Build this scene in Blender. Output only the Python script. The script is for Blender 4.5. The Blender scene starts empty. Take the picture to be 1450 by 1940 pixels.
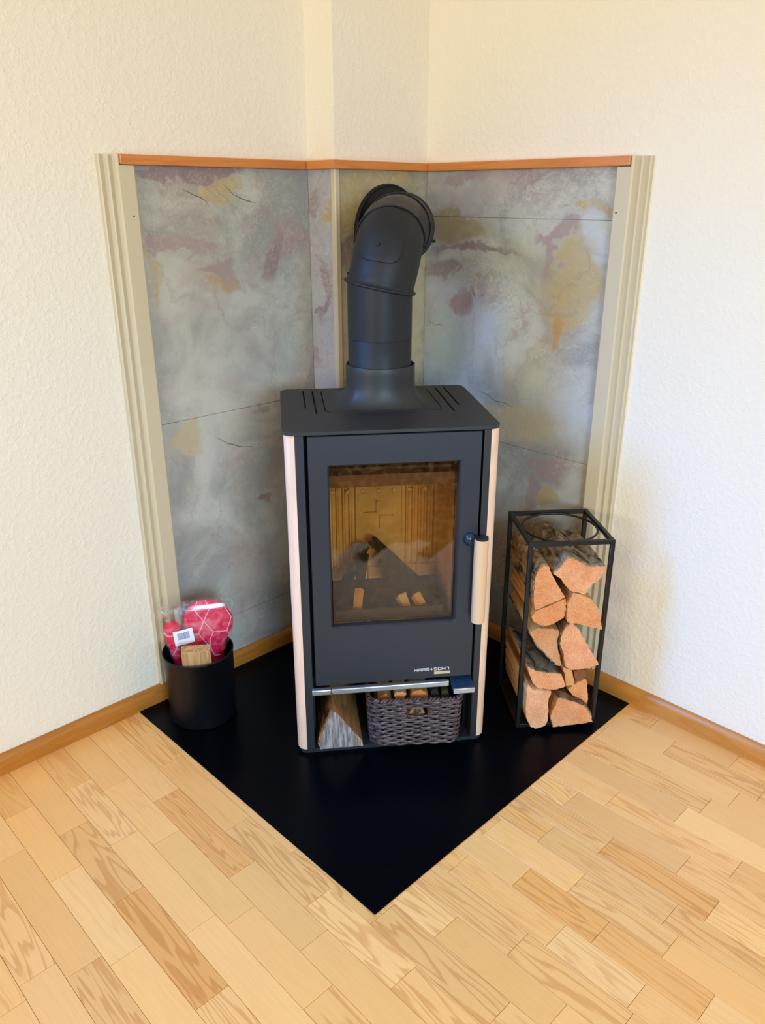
import bpy, bmesh, math, random
from mathutils import Vector, Matrix
from math import sin, cos, pi, radians, sqrt, atan2

S = bpy.context.scene
COL = S.collection
rnd = random.Random(7)

# ------------------------------------------------------------------ camera, world, lights, exposure
XL, YR = -1.965, 1.986            # planes of the left and right wall
cam_d = bpy.data.cameras.new('camera')
cam = bpy.data.objects.new('camera', cam_d); COL.objects.link(cam)
cam_d.sensor_fit = 'VERTICAL'; cam_d.sensor_height = 36.0
cam_d.lens = 36.0 * 1496.2 / 1940.0
cam_d.clip_start = 0.02
cam.location = (0, 0, 1.45)
cam.rotation_euler = (radians(90 - 21.756), 0, radians(45.85))
S.camera = cam

w = bpy.data.worlds.new('daylight'); S.world = w; w.use_nodes = True
bg = w.node_tree.nodes['Background']
bg.inputs[0].default_value = (0.62, 0.78, 1.0, 1); bg.inputs[1].default_value = 0.12

def area_light(name, loc, target, sx, sy, power, color, spread=180):
    l = bpy.data.lights.new(name, 'AREA'); l.shape = 'RECTANGLE'; l.size = sx; l.size_y = sy
    l.energy = power; l.color = color; l.spread = radians(spread)
    o = bpy.data.objects.new(name, l); COL.objects.link(o); o.location = loc
    d = Vector(target) - Vector(loc)
    o.rotation_euler = d.to_track_quat('-Z', 'Y').to_euler()
    return o
# sky light falling through the balcony door behind the camera, through the right-hand window
# and through the window in the left wall; last, an added warm fill with no real lamp behind it
area_light('balcony_door_light', (-0.35, -2.55, 1.45), (-1.0, 2.0, 3.5), 1.5, 1.7, 39.5, (1.0, 0.98, 0.76), 120)
area_light('side_window_light', (2.30, -0.6, 1.50), (-1.9, 1.4, -0.6), 1.5, 1.2, 38, (0.22, 0.64, 1.0), 90)
area_light('left_window_light', (-1.90, -0.30, 1.70), (-0.45, 2.0, -0.15), 0.5, 0.8, 13, (0.01, 0.30, 1.0), 80)
area_light('warm_fill_light', (2.20, -0.6, 1.50), (-1.9, 1.4, 1.3), 0.6, 0.6, 32, (1.0, 0.54, 0.14))

S.view_settings.view_transform = 'Standard'
S.view_settings.look = 'None'
S.view_settings.gamma = 1.0
S.view_settings.use_curve_mapping = False
S.view_settings.exposure = 0.05
S.cycles.use_denoising = True
S.cycles.max_bounces = 10
S.cycles.diffuse_bounces = 6
S.cycles.transparent_max_bounces = 12
S.cycles.caustics_reflective = False
S.cycles.caustics_refractive = False
S.cycles.sample_clamp_indirect = 6.0

# ------------------------------------------------------------------ helpers: colours and materials
def lin(c):
    return tuple(((v / 255) / 12.92 if v <= 10 else (((v / 255) + 0.055) / 1.055) ** 2.4) for v in c) + (1.0,)

class NT:
    def __init__(self, name, rough=0.5, spec=0.5, metal=0.0):
        self.m = bpy.data.materials.new(name); self.m.use_nodes = True
        self.t = self.m.node_tree; self.bsdf = self.t.nodes['Principled BSDF']
        self.bsdf.inputs['Roughness'].default_value = rough
        self.bsdf.inputs['Metallic'].default_value = metal
        self.bsdf.inputs['Specular IOR Level'].default_value = spec
    def n(self, typ, **kw):
        nd = self.t.nodes.new(typ)
        for k, v in kw.items(): setattr(nd, k, v)
        return nd
    def set(self, sock, v):
        if isinstance(v, bpy.types.NodeSocket): self.t.links.new(v, sock)
        elif isinstance(v, (int, float)) and hasattr(sock, 'default_value') and not isinstance(sock.default_value, float):
            try: sock.default_value = (v, v, v)
            except Exception: sock.default_value = (v, v, v, 1)
        else: sock.default_value = v
    def math(self, op, a, b=0.0, clamp=False):
        nd = self.n('ShaderNodeMath', operation=op, use_clamp=clamp)
        self.set(nd.inputs[0], a); self.set(nd.inputs[1], b); return nd.outputs[0]
    def vec(self, op, a, b=(0, 0, 0)):
        nd = self.n('ShaderNodeVectorMath', operation=op)
        self.set(nd.inputs[0], a); self.set(nd.inputs[1], b)
        return nd.outputs['Value'] if op in ('LENGTH', 'DISTANCE', 'DOT_PRODUCT') else nd.outputs[0]
    def coord(self, kind='Object'):
        return self.n('ShaderNodeTexCoord').outputs[kind]
    def mapping(self, v, scale=(1, 1, 1), loc=(0, 0, 0), rot=(0, 0, 0)):
        nd = self.n('ShaderNodeMapping'); self.set(nd.inputs[0], v)
        nd.inputs['Scale'].default_value = scale; nd.inputs['Location'].default_value = loc
        nd.inputs['Rotation'].default_value = rot
        return nd.outputs[0]
    def noise(self, v, scale=5, detail=4, rough=0.55, dist=0.0, out='Fac'):
        nd = self.n('ShaderNodeTexNoise'); self.set(nd.inputs['Vector'], v)
        nd.inputs['Scale'].default_value = scale; nd.inputs['Detail'].default_value = detail
        nd.inputs['Roughness'].default_value = rough; nd.inputs['Distortion'].default_value = dist
        return nd.outputs[out]
    def ramp(self, f, a, b, lo=0.0, hi=1.0, smooth=True):
        nd = self.n('ShaderNodeMapRange', interpolation_type='SMOOTHSTEP' if smooth else 'LINEAR')
        self.set(nd.inputs[0], f)
        nd.inputs[1].default_value = a; nd.inputs[2].default_value = b
        nd.inputs[3].default_value = lo; nd.inputs[4].default_value = hi
        return nd.outputs[0]
    def mix(self, f, a, b, mode='MIX'):
        nd = self.n('ShaderNodeMix', data_type='RGBA', blend_type=mode)
        self.set(nd.inputs[0], f); self.set(nd.inputs[6], a); self.set(nd.inputs[7], b)
        return nd.outputs[2]
    def color(self, c): self.set(self.bsdf.inputs['Base Color'], c)
    def bump(self, hgt, strength=0.3, dist=0.01):
        nd = self.n('ShaderNodeBump'); nd.inputs['Strength'].default_value = strength
        nd.inputs['Distance'].default_value = dist
        self.set(nd.inputs['Height'], hgt); self.t.links.new(nd.outputs[0], self.bsdf.inputs['Normal'])

MATS = {}
def plain(name, rgb, rough=0.5, metal=0.0, spec=0.5, var=0.0, vscale=30, bump=0.0):
    if name in MATS: return MATS[name]
    k = NT(name, rough, spec, metal)
    c = lin(rgb)
    o = k.coord()
    f = k.noise(o, vscale, 4)
    dk = tuple(v * (1 - var) for v in c[:3]) + (1,)
    k.color(k.mix(f, dk, c) if var else k.mix(0.0, c, c))
    if bump: k.bump(f, bump, 0.004)
    MATS[name] = k.m
    return k.m

# wall paint: cream, fine woodchip relief
def wall_paint():
    k = NT('cream_wall_paint', 0.85, 0.2)
    o = k.coord('Object')
    a = k.noise(o, 75, 3, 0.6); b = k.noise(k.mapping(o, (1, 1, 0.8)), 150, 2, 0.5)
    h = k.math('ADD', k.ramp(a, 0.42, 0.72), k.math('MULTIPLY', b, 0.5))
    k.color(k.mix(a, lin((238, 228, 211)), lin((243, 234, 219))))
    k.bump(h, 0.25, 0.005)
    return k.m
M_WALL = wall_paint()
M_CEIL = plain('white_ceiling_paint', (238, 232, 220), 0.9)
M_TRIM = plain('cream_trim_paint', (208, 193, 162), 0.45, var=0.04)
M_FRAME = plain('white_window_frame', (235, 235, 230), 0.4)

def wood(name, dark, light, axis=0, stretch=12, lines=22, rough=0.4, spec=0.5, use_obj=False, contrast=1.0, bump=0.05, cath=0.0):
    k = NT(name, rough, spec)
    o = k.coord('Object')
    info = k.n('ShaderNodeObjectInfo')
    off = k.n('ShaderNodeCombineXYZ')
    k.set(off.inputs[0], k.math('MULTIPLY', info.outputs['Random'], 37.0))
    k.set(off.inputs[1], k.math('MULTIPLY', info.outputs['Random'], 91.0))
    k.set(off.inputs[2], k.math('MULTIPLY', info.outputs['Random'], 13.0))
    p = k.vec('ADD', o, off.outputs[0])
    sc = [stretch] * 3; sc[axis] = 1.0
    q = k.mapping(p, tuple(sc))
    n1 = k.noise(q, 1.0, 3, 0.5, 0.3)
    ring = k.math('FRACT', k.math('MULTIPLY', n1, lines))
    r1 = k.math('MULTIPLY', k.ramp(ring, 0.0, 0.55), k.ramp(ring, 1.0, 0.82))
    sc2 = [260] * 3; sc2[axis] = 7.0
    fine = k.noise(k.mapping(p, tuple(sc2)), 1.0, 2, 0.6)
    if cath:   # only some pieces are flat-sawn with bold growth lines, the others are plain with fine pores
        rv = k.math('FRACT', k.math('MULTIPLY', info.outputs['Random'], 173.0))
        w_ = k.ramp(rv, 0.30, 0.75, 0.10, 1.0)
        r1 = k.math('SUBTRACT', 1.0, k.math('MULTIPLY', k.math('SUBTRACT', 1.0, k.ramp(r1, 0.0, 0.8)), w_))
    big = k.noise(k.mapping(p, tuple(v * 0.4 for v in sc)), 1.0, 2)
    f = k.math('ADD', k.math('MULTIPLY', r1, 0.55 * contrast), k.math('MULTIPLY', fine, 0.35))
    f = k.math('ADD', f, k.math('MULTIPLY', big, 0.35), clamp=True)
    c = k.mix(f, lin(dark), lin(light))
    if use_obj: c = k.mix(1.0, c, info.outputs['Color'], 'MULTIPLY')
    k.color(c)
    k.bump(k.math('ADD', r1, k.math('MULTIPLY', fine, 0.6)), bump, 0.0012)
    return k.m
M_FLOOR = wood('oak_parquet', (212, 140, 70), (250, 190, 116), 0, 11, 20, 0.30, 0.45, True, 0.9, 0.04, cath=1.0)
M_SUB = plain('dark_floor_joint', (92, 62, 34), 0.8)
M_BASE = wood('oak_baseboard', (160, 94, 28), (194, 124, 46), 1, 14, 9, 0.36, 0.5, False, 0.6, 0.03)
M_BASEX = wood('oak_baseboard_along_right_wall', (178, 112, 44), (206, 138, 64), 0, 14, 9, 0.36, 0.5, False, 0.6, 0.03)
M_RAIL = wood('orange_varnished_rail', (190, 108, 44), (220, 140, 70), 1, 18, 9, 0.35, 0.5, False, 0.6, 0.03)
M_RAILX = wood('orange_varnished_rail_x', (190, 108, 44), (220, 140, 70), 0, 18, 9, 0.35, 0.5, False, 0.6, 0.03)
M_MAPLE = wood('maple_veneer', (224, 180, 148), (246, 210, 182), 2, 9, 8, 0.45, 0.4, False, 0.6, 0.02)
M_HANDLE = wood('maple_handle', (220, 176, 132), (232, 192, 150), 2, 9, 4, 0.35, 0.5, False, 0.4, 0.02)
M_SPLIT = wood('split_wood_side', (176, 122, 72), (228, 182, 126), 1, 16, 14, 0.8, 0.2, True, 0.9, 0.5)

def anthracite(name, rgb, rough, spec=0.5):
    k = NT(name, rough, spec)
    o = k.coord('Object')
    f = k.noise(o, 700, 2); g = k.noise(o, 6, 3)
    c = lin(rgb)
    k.color(k.mix(g, tuple(v * 0.9 for v in c[:3]) + (1,), tuple(v * 1.1 for v in c[:3]) + (1,)))
    k.bump(f, 0.10, 0.0005)
    return k.m
M_STEEL = anthracite('anthracite_stove_paint', (40, 41, 47), 0.42)
M_PIPE = anthracite('anthracite_pipe_paint', (31, 32, 35), 0.5, 0.32)
M_DARK = plain('black_inner_steel', (18, 18, 19), 0.6)
M_TOP = anthracite('anthracite_top_paint', (39, 38, 38), 0.48)
M_PLATE = plain('black_coated_floor_plate', (1, 3, 8), 0.30, 0.0, 0.10, var=0.2, vscale=4)
M_RACK = plain('black_powder_coat', (12, 12, 13), 0.42)
M_BIN = plain('black_bin_coat', (5, 8, 13), 0.40, spec=0.3, var=0.1)
M_SILVER = plain('brushed_aluminium', (205, 202, 202), 0.32, 0.85)
M_HUB = plain('glossy_dark_hub', (22, 44, 66), 0.22)
M_LET = plain('white_lettering', (232, 226, 218), 0.5)
M_GOLD = plain('gold_badge', (228, 190, 150), 0.4, var=0.25, vscale=160)
M_GLASSFRAME = plain('brown_deflector', (92, 66, 54), 0.5, var=0.15)

def glass(name, tint, gloss=0.08, haze=(0, 0, 0), hazef=0.0, rough=0.03, film=False):
    k = NT(name)
    t = k.t; t.nodes.remove(k.bsdf)
    out = t.nodes['Material Output']
    tr = k.n('ShaderNodeBsdfTransparent'); tr.inputs[0].default_value = lin(tint)
    gl = k.n('ShaderNodeBsdfGlossy'); gl.inputs['Roughness'].default_value = rough
    fr = k.n('ShaderNodeFresnel'); fr.inputs[0].default_value = 1.45
    mx = k.n('ShaderNodeMixShader'); k.set(mx.inputs[0], gloss if film else k.math('MULTIPLY', fr.outputs[0], gloss / 0.04, True))
    t.links.new(tr.outputs[0], mx.inputs[1]); t.links.new(gl.outputs[0], mx.inputs[2])
    last = mx.outputs[0]
    if hazef:
        df = k.n('ShaderNodeBsdfDiffuse'); df.inputs[0].default_value = lin(haze)
        m2 = k.n('ShaderNodeMixShader')
        k.set(m2.inputs[0], k.math('MULTIPLY', k.ramp(k.noise(k.coord(), 60, 4), 0.4, 0.75), hazef))
        t.links.new(last, m2.inputs[1]); t.links.new(df.outputs[0], m2.inputs[2]); last = m2.outputs[0]
    t.links.new(last, out.inputs[0])
    return k.m
M_GLASS = glass('amber_sooted_stove_glass', (250, 232, 204), 0.02, (170, 125, 75), 0.10)
M_BAG = glass('clear_plastic_film', (250, 250, 252), 0.07, (245, 245, 250), 0.15, 0.16, True)

def vermiculite():
    k = NT('vermiculite_board', 0.9, 0.1)
    o = k.coord('Object')
    a = k.noise(o, 9, 4); b = k.noise(o, 120, 2)
    c = k.mix(k.ramp(a, 0.3, 0.75), lin((216, 184, 128)), lin((240, 216, 168)))
    # soot towards the top of the fire chamber
    sep = k.n('ShaderNodeSeparateXYZ'); k.set(sep.inputs[0], o)
    soot = k.ramp(k.math('ADD', sep.outputs[2], k.math('MULTIPLY', a, 0.12)), 0.62, 0.82, 0.0, 0.5)
    c = k.mix(soot, c, lin((120, 84, 52)))
    k.color(k.mix(k.math('MULTIPLY', b, 0.25), c, lin((120, 90, 56))))
    k.bump(b, 0.2, 0.002)
    return k.m
M_VERM = vermiculite()
M_CHAR = plain('charred_wood', (46, 36, 30), 0.85, var=0.7, vscale=70, bump=0.6)
M_GRATE = plain('sooty_cast_iron', (66, 50, 44), 0.7, var=0.3, vscale=60)
M_ASH = plain('grey_ash_and_coals', (72, 60, 50), 0.95, var=0.8, vscale=110, bump=0.8)

def cutface():
    k = NT('sawn_end_grain', 0.85, 0.15)
    o = k.coord('Object')
    info = k.n('ShaderNodeObjectInfo')
    off = k.n('ShaderNodeCombineXYZ')
    k.set(off.inputs[0], k.math('SUBTRACT', k.math('MULTIPLY', info.outputs['Random'], 0.3), 0.15))
    k.set(off.inputs[2], k.math('MULTIPLY', info.outputs['Random'], 0.45))
    p = k.vec('MULTIPLY', k.vec('SUBTRACT', o, off.outputs[0]), (1, 0, 1))
    r = k.math('ADD', k.vec('LENGTH', p), k.math('MULTIPLY', k.noise(p, 14, 3), 0.016))
    ring = k.math('FRACT', k.math('MULTIPLY', r, 210))
    n = k.noise(o, 190, 3); blot = k.noise(o, 22, 3)
    f = k.math('ADD', k.math('MULTIPLY', ring, 0.22), k.math('ADD', k.math('MULTIPLY', n, 0.5), k.math('MULTIPLY', blot, 0.45)))
    c = k.mix(k.ramp(f, 0.3, 0.95), lin((208, 128, 76)), lin((242, 186, 142)))
    k.color(k.mix(1.0, c, info.outputs['Color'], 'MULTIPLY'))
    k.bump(n, 0.5, 0.002)
    return k.m
M_CUT = cutface()

def bark():
    k = NT('grey_brown_bark', 0.92, 0.1)
    o = k.coord('Object')
    info = k.n('ShaderNodeObjectInfo')
    a = k.noise(k.mapping(o, (1, 0.45, 1)), 42, 5, 0.65, 0.6)
    b = k.noise(o, 14, 3)
    c = k.mix(k.ramp(a, 0.34, 0.66), lin((62, 48, 36)), lin((168, 146, 118)))
    c = k.mix(k.ramp(b, 0.5, 0.7, 0, 0.45), c, lin((130, 118, 84)))
    k.color(k.mix(1.0, c, info.outputs['Color'], 'MULTIPLY'))
    k.bump(a, 0.9, 0.006)
    return k.m
M_BARK = bark()

def weathered():
    k = NT('weathered_grey_end', 0.9, 0.1)
    o = k.coord('Object')
    a = k.noise(k.mapping(o, (150, 10, 18)), 1.0, 4, 0.6); b = k.noise(o, 26, 3)
    c = k.mix(k.ramp(a, 0.35, 0.7), lin((112, 100, 94)), lin((176, 168, 168)))
    k.color(k.mix(k.ramp(b, 0.5, 0.75, 0, 0.6), c, lin((168, 118, 74))))
    k.bump(a, 0.5, 0.002)
    return k.m
M_WEATH = weathered()

def wicker():
    k = NT('dark_brown_wicker', 0.45, 0.5)
    o = k.coord('Object')
    a = k.noise(o, 85, 3); info = k.n('ShaderNodeObjectInfo')
    k.color(k.mix(k.ramp(a, 0.3, 0.7), lin((50, 34, 34)), lin((106, 82, 82))))
    return k.m
M_WICK = wicker()

def fabric(name, rgb):
    k = NT(name, 0.6, 0.4)
    o = k.coord('Object')
    f = k.noise(o, 500, 2); g = k.noise(o, 20, 3)
    c = lin(rgb)
    k.color(k.mix(g, tuple(v * 0.86 for v in c[:3]) + (1,), c))
    k.bump(f, 0.15, 0.001)
    return k.m
M_PINK = fabric('crimson_cotton', (240, 8, 70))
M_PALE = fabric('pale_pink_print', (250, 196, 208))
M_PAPER = plain('white_paper', (236, 236, 242), 0.6)
M_INK = plain('grey_ink', (120, 124, 150), 0.7)
M_STICK = plain('pale_beech', (214, 190, 156), 0.7, var=0.15)
M_MOSS = plain('mossy_dark_bark', (70, 76, 34), 0.9, var=0.6, vscale=60, bump=0.5)

# slate veneer with the coloured clouds of this wall; each cloud: (kind, u, z, half width, half height)
SLC = dict(mauve=(146, 124, 124), pink=(168, 146, 143), ochre=(186, 164, 118), orange=(190, 146, 94), tan=(190, 174, 142),
           olive=(162, 144, 106), rust=(166, 126, 112), pale=(194, 196, 196), green=(174, 174, 150))
def slate(name, axis, base, clouds, swirl, seed):
    k = NT(name, 0.5, 0.35)
    o = k.coord('Object')
    sep = k.n('ShaderNodeSeparateXYZ'); k.set(sep.inputs[0], o)
    cmb = k.n('ShaderNodeCombineXYZ')
    k.set(cmb.inputs[0], sep.outputs[axis]); k.set(cmb.inputs[1], sep.outputs[2]); cmb.inputs[2].default_value = seed
    uv = cmb.outputs[0]
    wn = k.noise(uv, 5.5, 5, 0.6, 0.4, 'Color')
    wv = k.vec('MULTIPLY', k.vec('SUBTRACT', wn, (0.5, 0.5, 0.5)), (0.28, 0.20, 0.0))
    p = k.vec('ADD', uv, wv)
    n1 = k.noise(uv, 4.0, 5, 0.6, 0.6); n2 = k.noise(uv, 17, 5, 0.65, 0.3)
    c = k.mix(k.ramp(n1, 0.35, 0.66), lin(base[0]), lin(base[1]))
    c = k.mix(k.ramp(n2, 0.52, 0.78, 0, 0.35), c, lin((196, 192, 182)))
    c = k.mix(k.ramp(k.noise(uv, 2.6, 4, 0.55, 0.8), 0.54, 0.70, 0, 0.5), c, lin(base[2]))
    for kind, u, z, ru, rz in clouds:
        q = k.vec('MULTIPLY', k.vec('SUBTRACT', p, (u, z, seed)), (1 / ru, 1 / rz, 0))
        d = k.vec('LENGTH', q)
        c = k.mix(k.math('MULTIPLY', k.ramp(d, 1.28, 0.70, 0.0, 0.95), k.ramp(n2, 0.25, 0.6, 0.62, 1.0)), c, lin(SLC[kind]))
    # growth-like swirling veins
    vn = k.noise(k.vec('ADD', p, wv), 3.2, 3, 0.5, 1.2)
    ln = k.math('ABSOLUTE', k.math('SUBTRACT', k.math('FRACT', k.math('MULTIPLY', vn, 19)), 0.5))
    msk = k.math('MULTIPLY', k.ramp(ln, 0.10, 0.0), k.ramp(k.noise(uv, 3.5, 2), 0.48, 0.62))
    c = k.mix(k.math('MULTIPLY', msk, swirl), c, lin((206, 196, 176)))
    ed = k.math('ABSOLUTE', k.math('SUBTRACT', k.noise(p, 3.0, 3, 0.5, 0.5), 0.5))
    c = k.mix(k.ramp(ed, 0.022, 0.0, 0, 0.30), c, lin((160, 132, 130)))
    # flowing lamination
    lam = k.math('SINE', k.math('MULTIPLY', k.math('ADD', vn, k.math('MULTIPLY', n2, 0.06)), 120))
    lm = k.math('MULTIPLY', k.ramp(k.noise(uv, 2.2, 3, 0.5, 0.6), 0.42, 0.62), swirl)
    c = k.mix(k.math('MULTIPLY', k.ramp(lam, 0.45, 1.0), k.math('MULTIPLY', lm, 0.75)), c, lin((212, 204, 190)))
    c = k.mix(k.math('MULTIPLY', k.ramp(lam, -0.45, -1.0), k.math('MULTIPLY', lm, 0.55)), c, lin((140, 122, 112)))
    # mottling and fine pitting
    c = k.mix(k.ramp(k.noise(uv, 34, 4, 0.7), 0.56, 0.74, 0, 0.35), c, lin((206, 202, 192)))
    c = k.mix(k.ramp(k.noise(uv, 46, 4, 0.7), 0.60, 0.76, 0, 0.35), c, lin((128, 120, 112)))
    k.color(c)
    k.bump(k.math('ADD', k.math('MULTIPLY', n2, 0.5), k.math('ADD', n1, k.math('MULTIPLY', msk, 0.3))), 0.35, 0.006)
    return k.m
LB = [('mauve', 1.252, 1.506, 0.104, 0.031), ('mauve', 1.384, 1.524, 0.109, 0.013), ('ochre', 1.284, 1.454, 0.068, 0.026), ('pink', 1.16, 1.321, 0.098, 0.019), ('pink', 1.262, 1.266, 0.063, 0.018), ('pink', 1.291, 1.241, 0.035, 0.014), ('ochre', 1.258, 1.226, 0.049, 0.02), ('pink', 1.524, 1.338, 0.06, 0.047), ('tan', 1.062, 1.279, 0.03, 0.078), ('pink', 1.391, 0.842, 0.036, 0.017), ('tan', 1.118, 0.81, 0.058, 0.037), ('mauve', 1.384, 0.56, 0.029, 0.021), ('mauve', 1.498, 1.295, 0.027, 0.059), ('mauve', 1.123, 1.504, 0.077, 0.017)]
RB = [('olive', -1.713, 1.363, 0.125, 0.046), ('mauve', -1.767, 1.226, 0.102, 0.039), ('green', -1.731, 1.01, 0.085, 0.108), ('pale', -1.477, 1.071, 0.115, 0.112), ('pale', -1.216, 1.328, 0.032, 0.067), ('pale', -1.172, 0.844, 0.051, 0.091), ('ochre', -1.278, 1.203, 0.076, 0.147), ('orange', -1.284, 1.073, 0.032, 0.059), ('pink', -1.355, 1.3, 0.019, 0.063), ('pink', -1.32, 1.36, 0.061, 0.019), ('rust', -1.669, 1.135, 0.047, 0.032), ('rust', -1.619, 1.167, 0.015, 0.011), ('pink', -1.665, 1.507, 0.084, 0.022), ('pink', -1.469, 1.51, 0.089, 0.021), ('ochre', -1.238, 1.408, 0.079, 0.011), ('mauve', -1.631, 1.304, 0.178, 0.012), ('tan', -1.442, 0.796, 0.136, 0.063), ('pink', -1.296, 0.674, 0.06, 0.037), ('pink', -1.361, 0.579, 0.028, 0.062), ('ochre', -1.293, 0.583, 0.038, 0.041), ('olive', -1.365, 0.482, 0.098, 0.054)]
BASE_SL = ((156, 154, 147), (194, 191, 180), (178, 158, 148))
M_SL_L = slate('slate_left', 1, BASE_SL, LB, 0.25, 0.3)
M_SL_R = slate('slate_right', 0, BASE_SL, RB, 0.55, 2.1)
M_SL_A = slate('slate_chimney_side', 0, ((176, 172, 174), (186, 180, 178), (168, 152, 152)), [('pink', -1.92, 1.43, 0.02, 0.05), ('pink', -1.90, 1.20, 0.02, 0.07), ('mauve', -1.92, 1.12, 0.018, 0.025), ('pink', -1.90, 0.99, 0.02, 0.03), ('ochre', -1.86, 1.42, 0.016, 0.06)], 0.3, 4.4)
M_SL_B = slate('slate_chimney_front', 1, ((158, 150, 122), (172, 164, 138), (164, 148, 116)), [('ochre', 1.66, 1.42, 0.05, 0.08), ('ochre', 1.80, 1.49, 0.11, 0.03), ('mauve', 1.64, 1.27, 0.04, 0.05), ('tan', 1.93, 1.1, 0.06, 0.3), ('tan', 1.66, 1.05, 0.06, 0.15)], 0.25, 6.2)

# ------------------------------------------------------------------ helpers: objects and meshes
def tag(o, label=None, cat=None, group=None, kind=None):
    if label: o['label'] = label
    if cat: o['category'] = cat
    if group: o['group'] = group
    if kind: o['kind'] = kind
    return o
def empty(name, loc=(0, 0, 0), rz=0.0, label=None, cat=None, group=None):
    o = bpy.data.objects.new(name, None); COL.objects.link(o)
    o.location = loc; o.rotation_euler = (0, 0, rz); o.empty_display_size = 0.05
    return tag(o, label, cat, group)
def link_mesh(name, bm, mats, parent=None, smooth=False, bevel=0.0, seg=2, angle=35):
    bmesh.ops.recalc_face_normals(bm, faces=bm.faces[:])
    me = bpy.data.meshes.new(name); bm.to_mesh(me); bm.free()
    o = bpy.data.objects.new(name, me); COL.objects.link(o)
    for m in (mats if isinstance(mats, (list, tuple)) else [mats]): me.materials.append(m)
    if parent: o.parent = parent
    if bevel:
        md = o.modifiers.new('edge', 'BEVEL'); md.width = bevel; md.segments = seg; md.limit_method = 'ANGLE'; md.angle_limit = radians(30)
    if smooth: smooth_by_angle(me, angle)
    return o
def smooth_by_angle(me, angle):
    for p in me.polygons: p.use_smooth = True
    bm = bmesh.new(); bm.from_mesh(me)
    for e in bm.edges:
        if len(e.link_faces) == 2 and e.calc_face_angle(0) > radians(angle): e.smooth = False
    bm.to_mesh(me); bm.free()
def add_box(bm, x0, x1, y0, y1, z0, z1, mi=0):
    v = [bm.verts.new((x, y, z)) for x in (x0, x1) for y in (y0, y1) for z in (z0, z1)]
    for idx in ((0, 1, 3, 2), (4, 6, 7, 5), (0, 4, 5, 1), (2, 3, 7, 6), (0, 2, 6, 4), (1, 5, 7, 3)):
        f = bm.faces.new([v[i] for i in idx]); f.material_index = mi
def box(name, x0, x1, y0, y1, z0, z1, m, parent=None, bevel=0.0, seg=2):
    bm = bmesh.new(); add_box(bm, x0, x1, y0, y1, z0, z1)
    return link_mesh(name, bm, m, parent, bevel=bevel, seg=seg, smooth=bool(bevel))
def add_loft(bm, rings, closed=True, cap0=True, cap1=True, mi=0):
    vr = [[bm.verts.new(p) for p in r] for r in rings]
    n = len(rings[0])
    for a, b in zip(vr[:-1], vr[1:]):
        for i in range(n if closed else n - 1):
            j = (i + 1) % n
            f = bm.faces.new((a[i], a[j], b[j], b[i])); f.material_index = mi
    if cap0: bm.faces.new(vr[0][::-1]).material_index = mi
    if cap1: bm.faces.new(vr[-1]).material_index = mi
    return vr
def lathe(bm, prof, n=48, cx=0, cy=0, cap0=False, cap1=False):
    return add_loft(bm, [[(cx + r * cos(2 * pi * i / n), cy + r * sin(2 * pi * i / n), z) for i in range(n)] for r, z in prof], True, cap0, cap1)
def add_tube(bm, pts, r, n=8, closed=False, cap=True, squash=None):
    pts = [Vector(p) for p in pts]; m = len(pts); rings = []
    up = Vector((0, 0, 1)); prev = None
    for i, p in enumerate(pts):
        if closed: t = pts[(i + 1) % m] - pts[i - 1]
        else: t = pts[min(i + 1, m - 1)] - pts[max(i - 1, 0)]
        t.normalize()
        if prev is None:
            a = t.cross(up)
            if a.length < 1e-3: a = t.cross(Vector((1, 0, 0)))
        else: a = prev - t * prev.dot(t)
        a.normalize(); prev = a.copy(); b = t.cross(a)
        rr = r[i] if isinstance(r, (list, tuple)) else r
        rings.append([p + a * cos(2 * pi * k / n) * rr + b * sin(2 * pi * k / n) * rr for k in range(n)])
    if closed: rings.append(rings[0])
    if closed:
        vr = [[bm.verts.new(p) for p in q] for q in rings[:-1]]
        for i in range(m):
            a, b = vr[i], vr[(i + 1) % m]
            for k in range(n): bm.faces.new((a[k], a[(k + 1) % n], b[(k + 1) % n], b[k]))
    else: add_loft(bm, rings, True, cap, cap)
def extrude_profile(bm, prof, fn, t0, t1, mi=0):
    """prof: closed 2D polygon; fn(u, v, t) -> 3D"""
    add_loft(bm, [[fn(u, v, t0) for u, v in prof], [fn(u, v, t1) for u, v in prof]], True, True, True, mi)
def rrect(x0, x1, y0, y1, r, n=6):
    out = []
    for cx, cy, a0 in ((x1 - r, y1 - r, 0), (x0 + r, y1 - r, 90), (x0 + r, y0 + r, 180), (x1 - r, y0 + r, 270)):
        for i in range(n + 1):
            a = radians(a0 + 90 * i / n); out.append((cx + r * cos(a), cy + r * sin(a)))
    return out
def plate_with_holes(bm, outer, holes, z0, z1):
    """flat plate (2D outlines) with through holes"""
    es = []; loops = []
    for lp in [outer] + holes:
        vs = [bm.verts.new((x, y, z1)) for x, y in lp]; loops.append(vs)
        es += [bm.edges.new((vs[i], vs[(i + 1) % len(vs)])) for i in range(len(vs))]
    r = bmesh.ops.triangle_fill(bm, edges=es, use_beauty=True, use_dissolve=False)
    top = [g for g in r['geom'] if isinstance(g, bmesh.types.BMFace)]
    low = {v: bm.verts.new((v.co.x, v.co.y, z0)) for lp in loops for v in lp}
    for f in top: bm.faces.new([low[v] for v in reversed(f.verts[:])])
    for lp in loops:
        for i in range(len(lp)):
            a, b = lp[i], lp[(i + 1) % len(lp)]
            bm.faces.new((a, b, low[b], low[a]))

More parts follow.
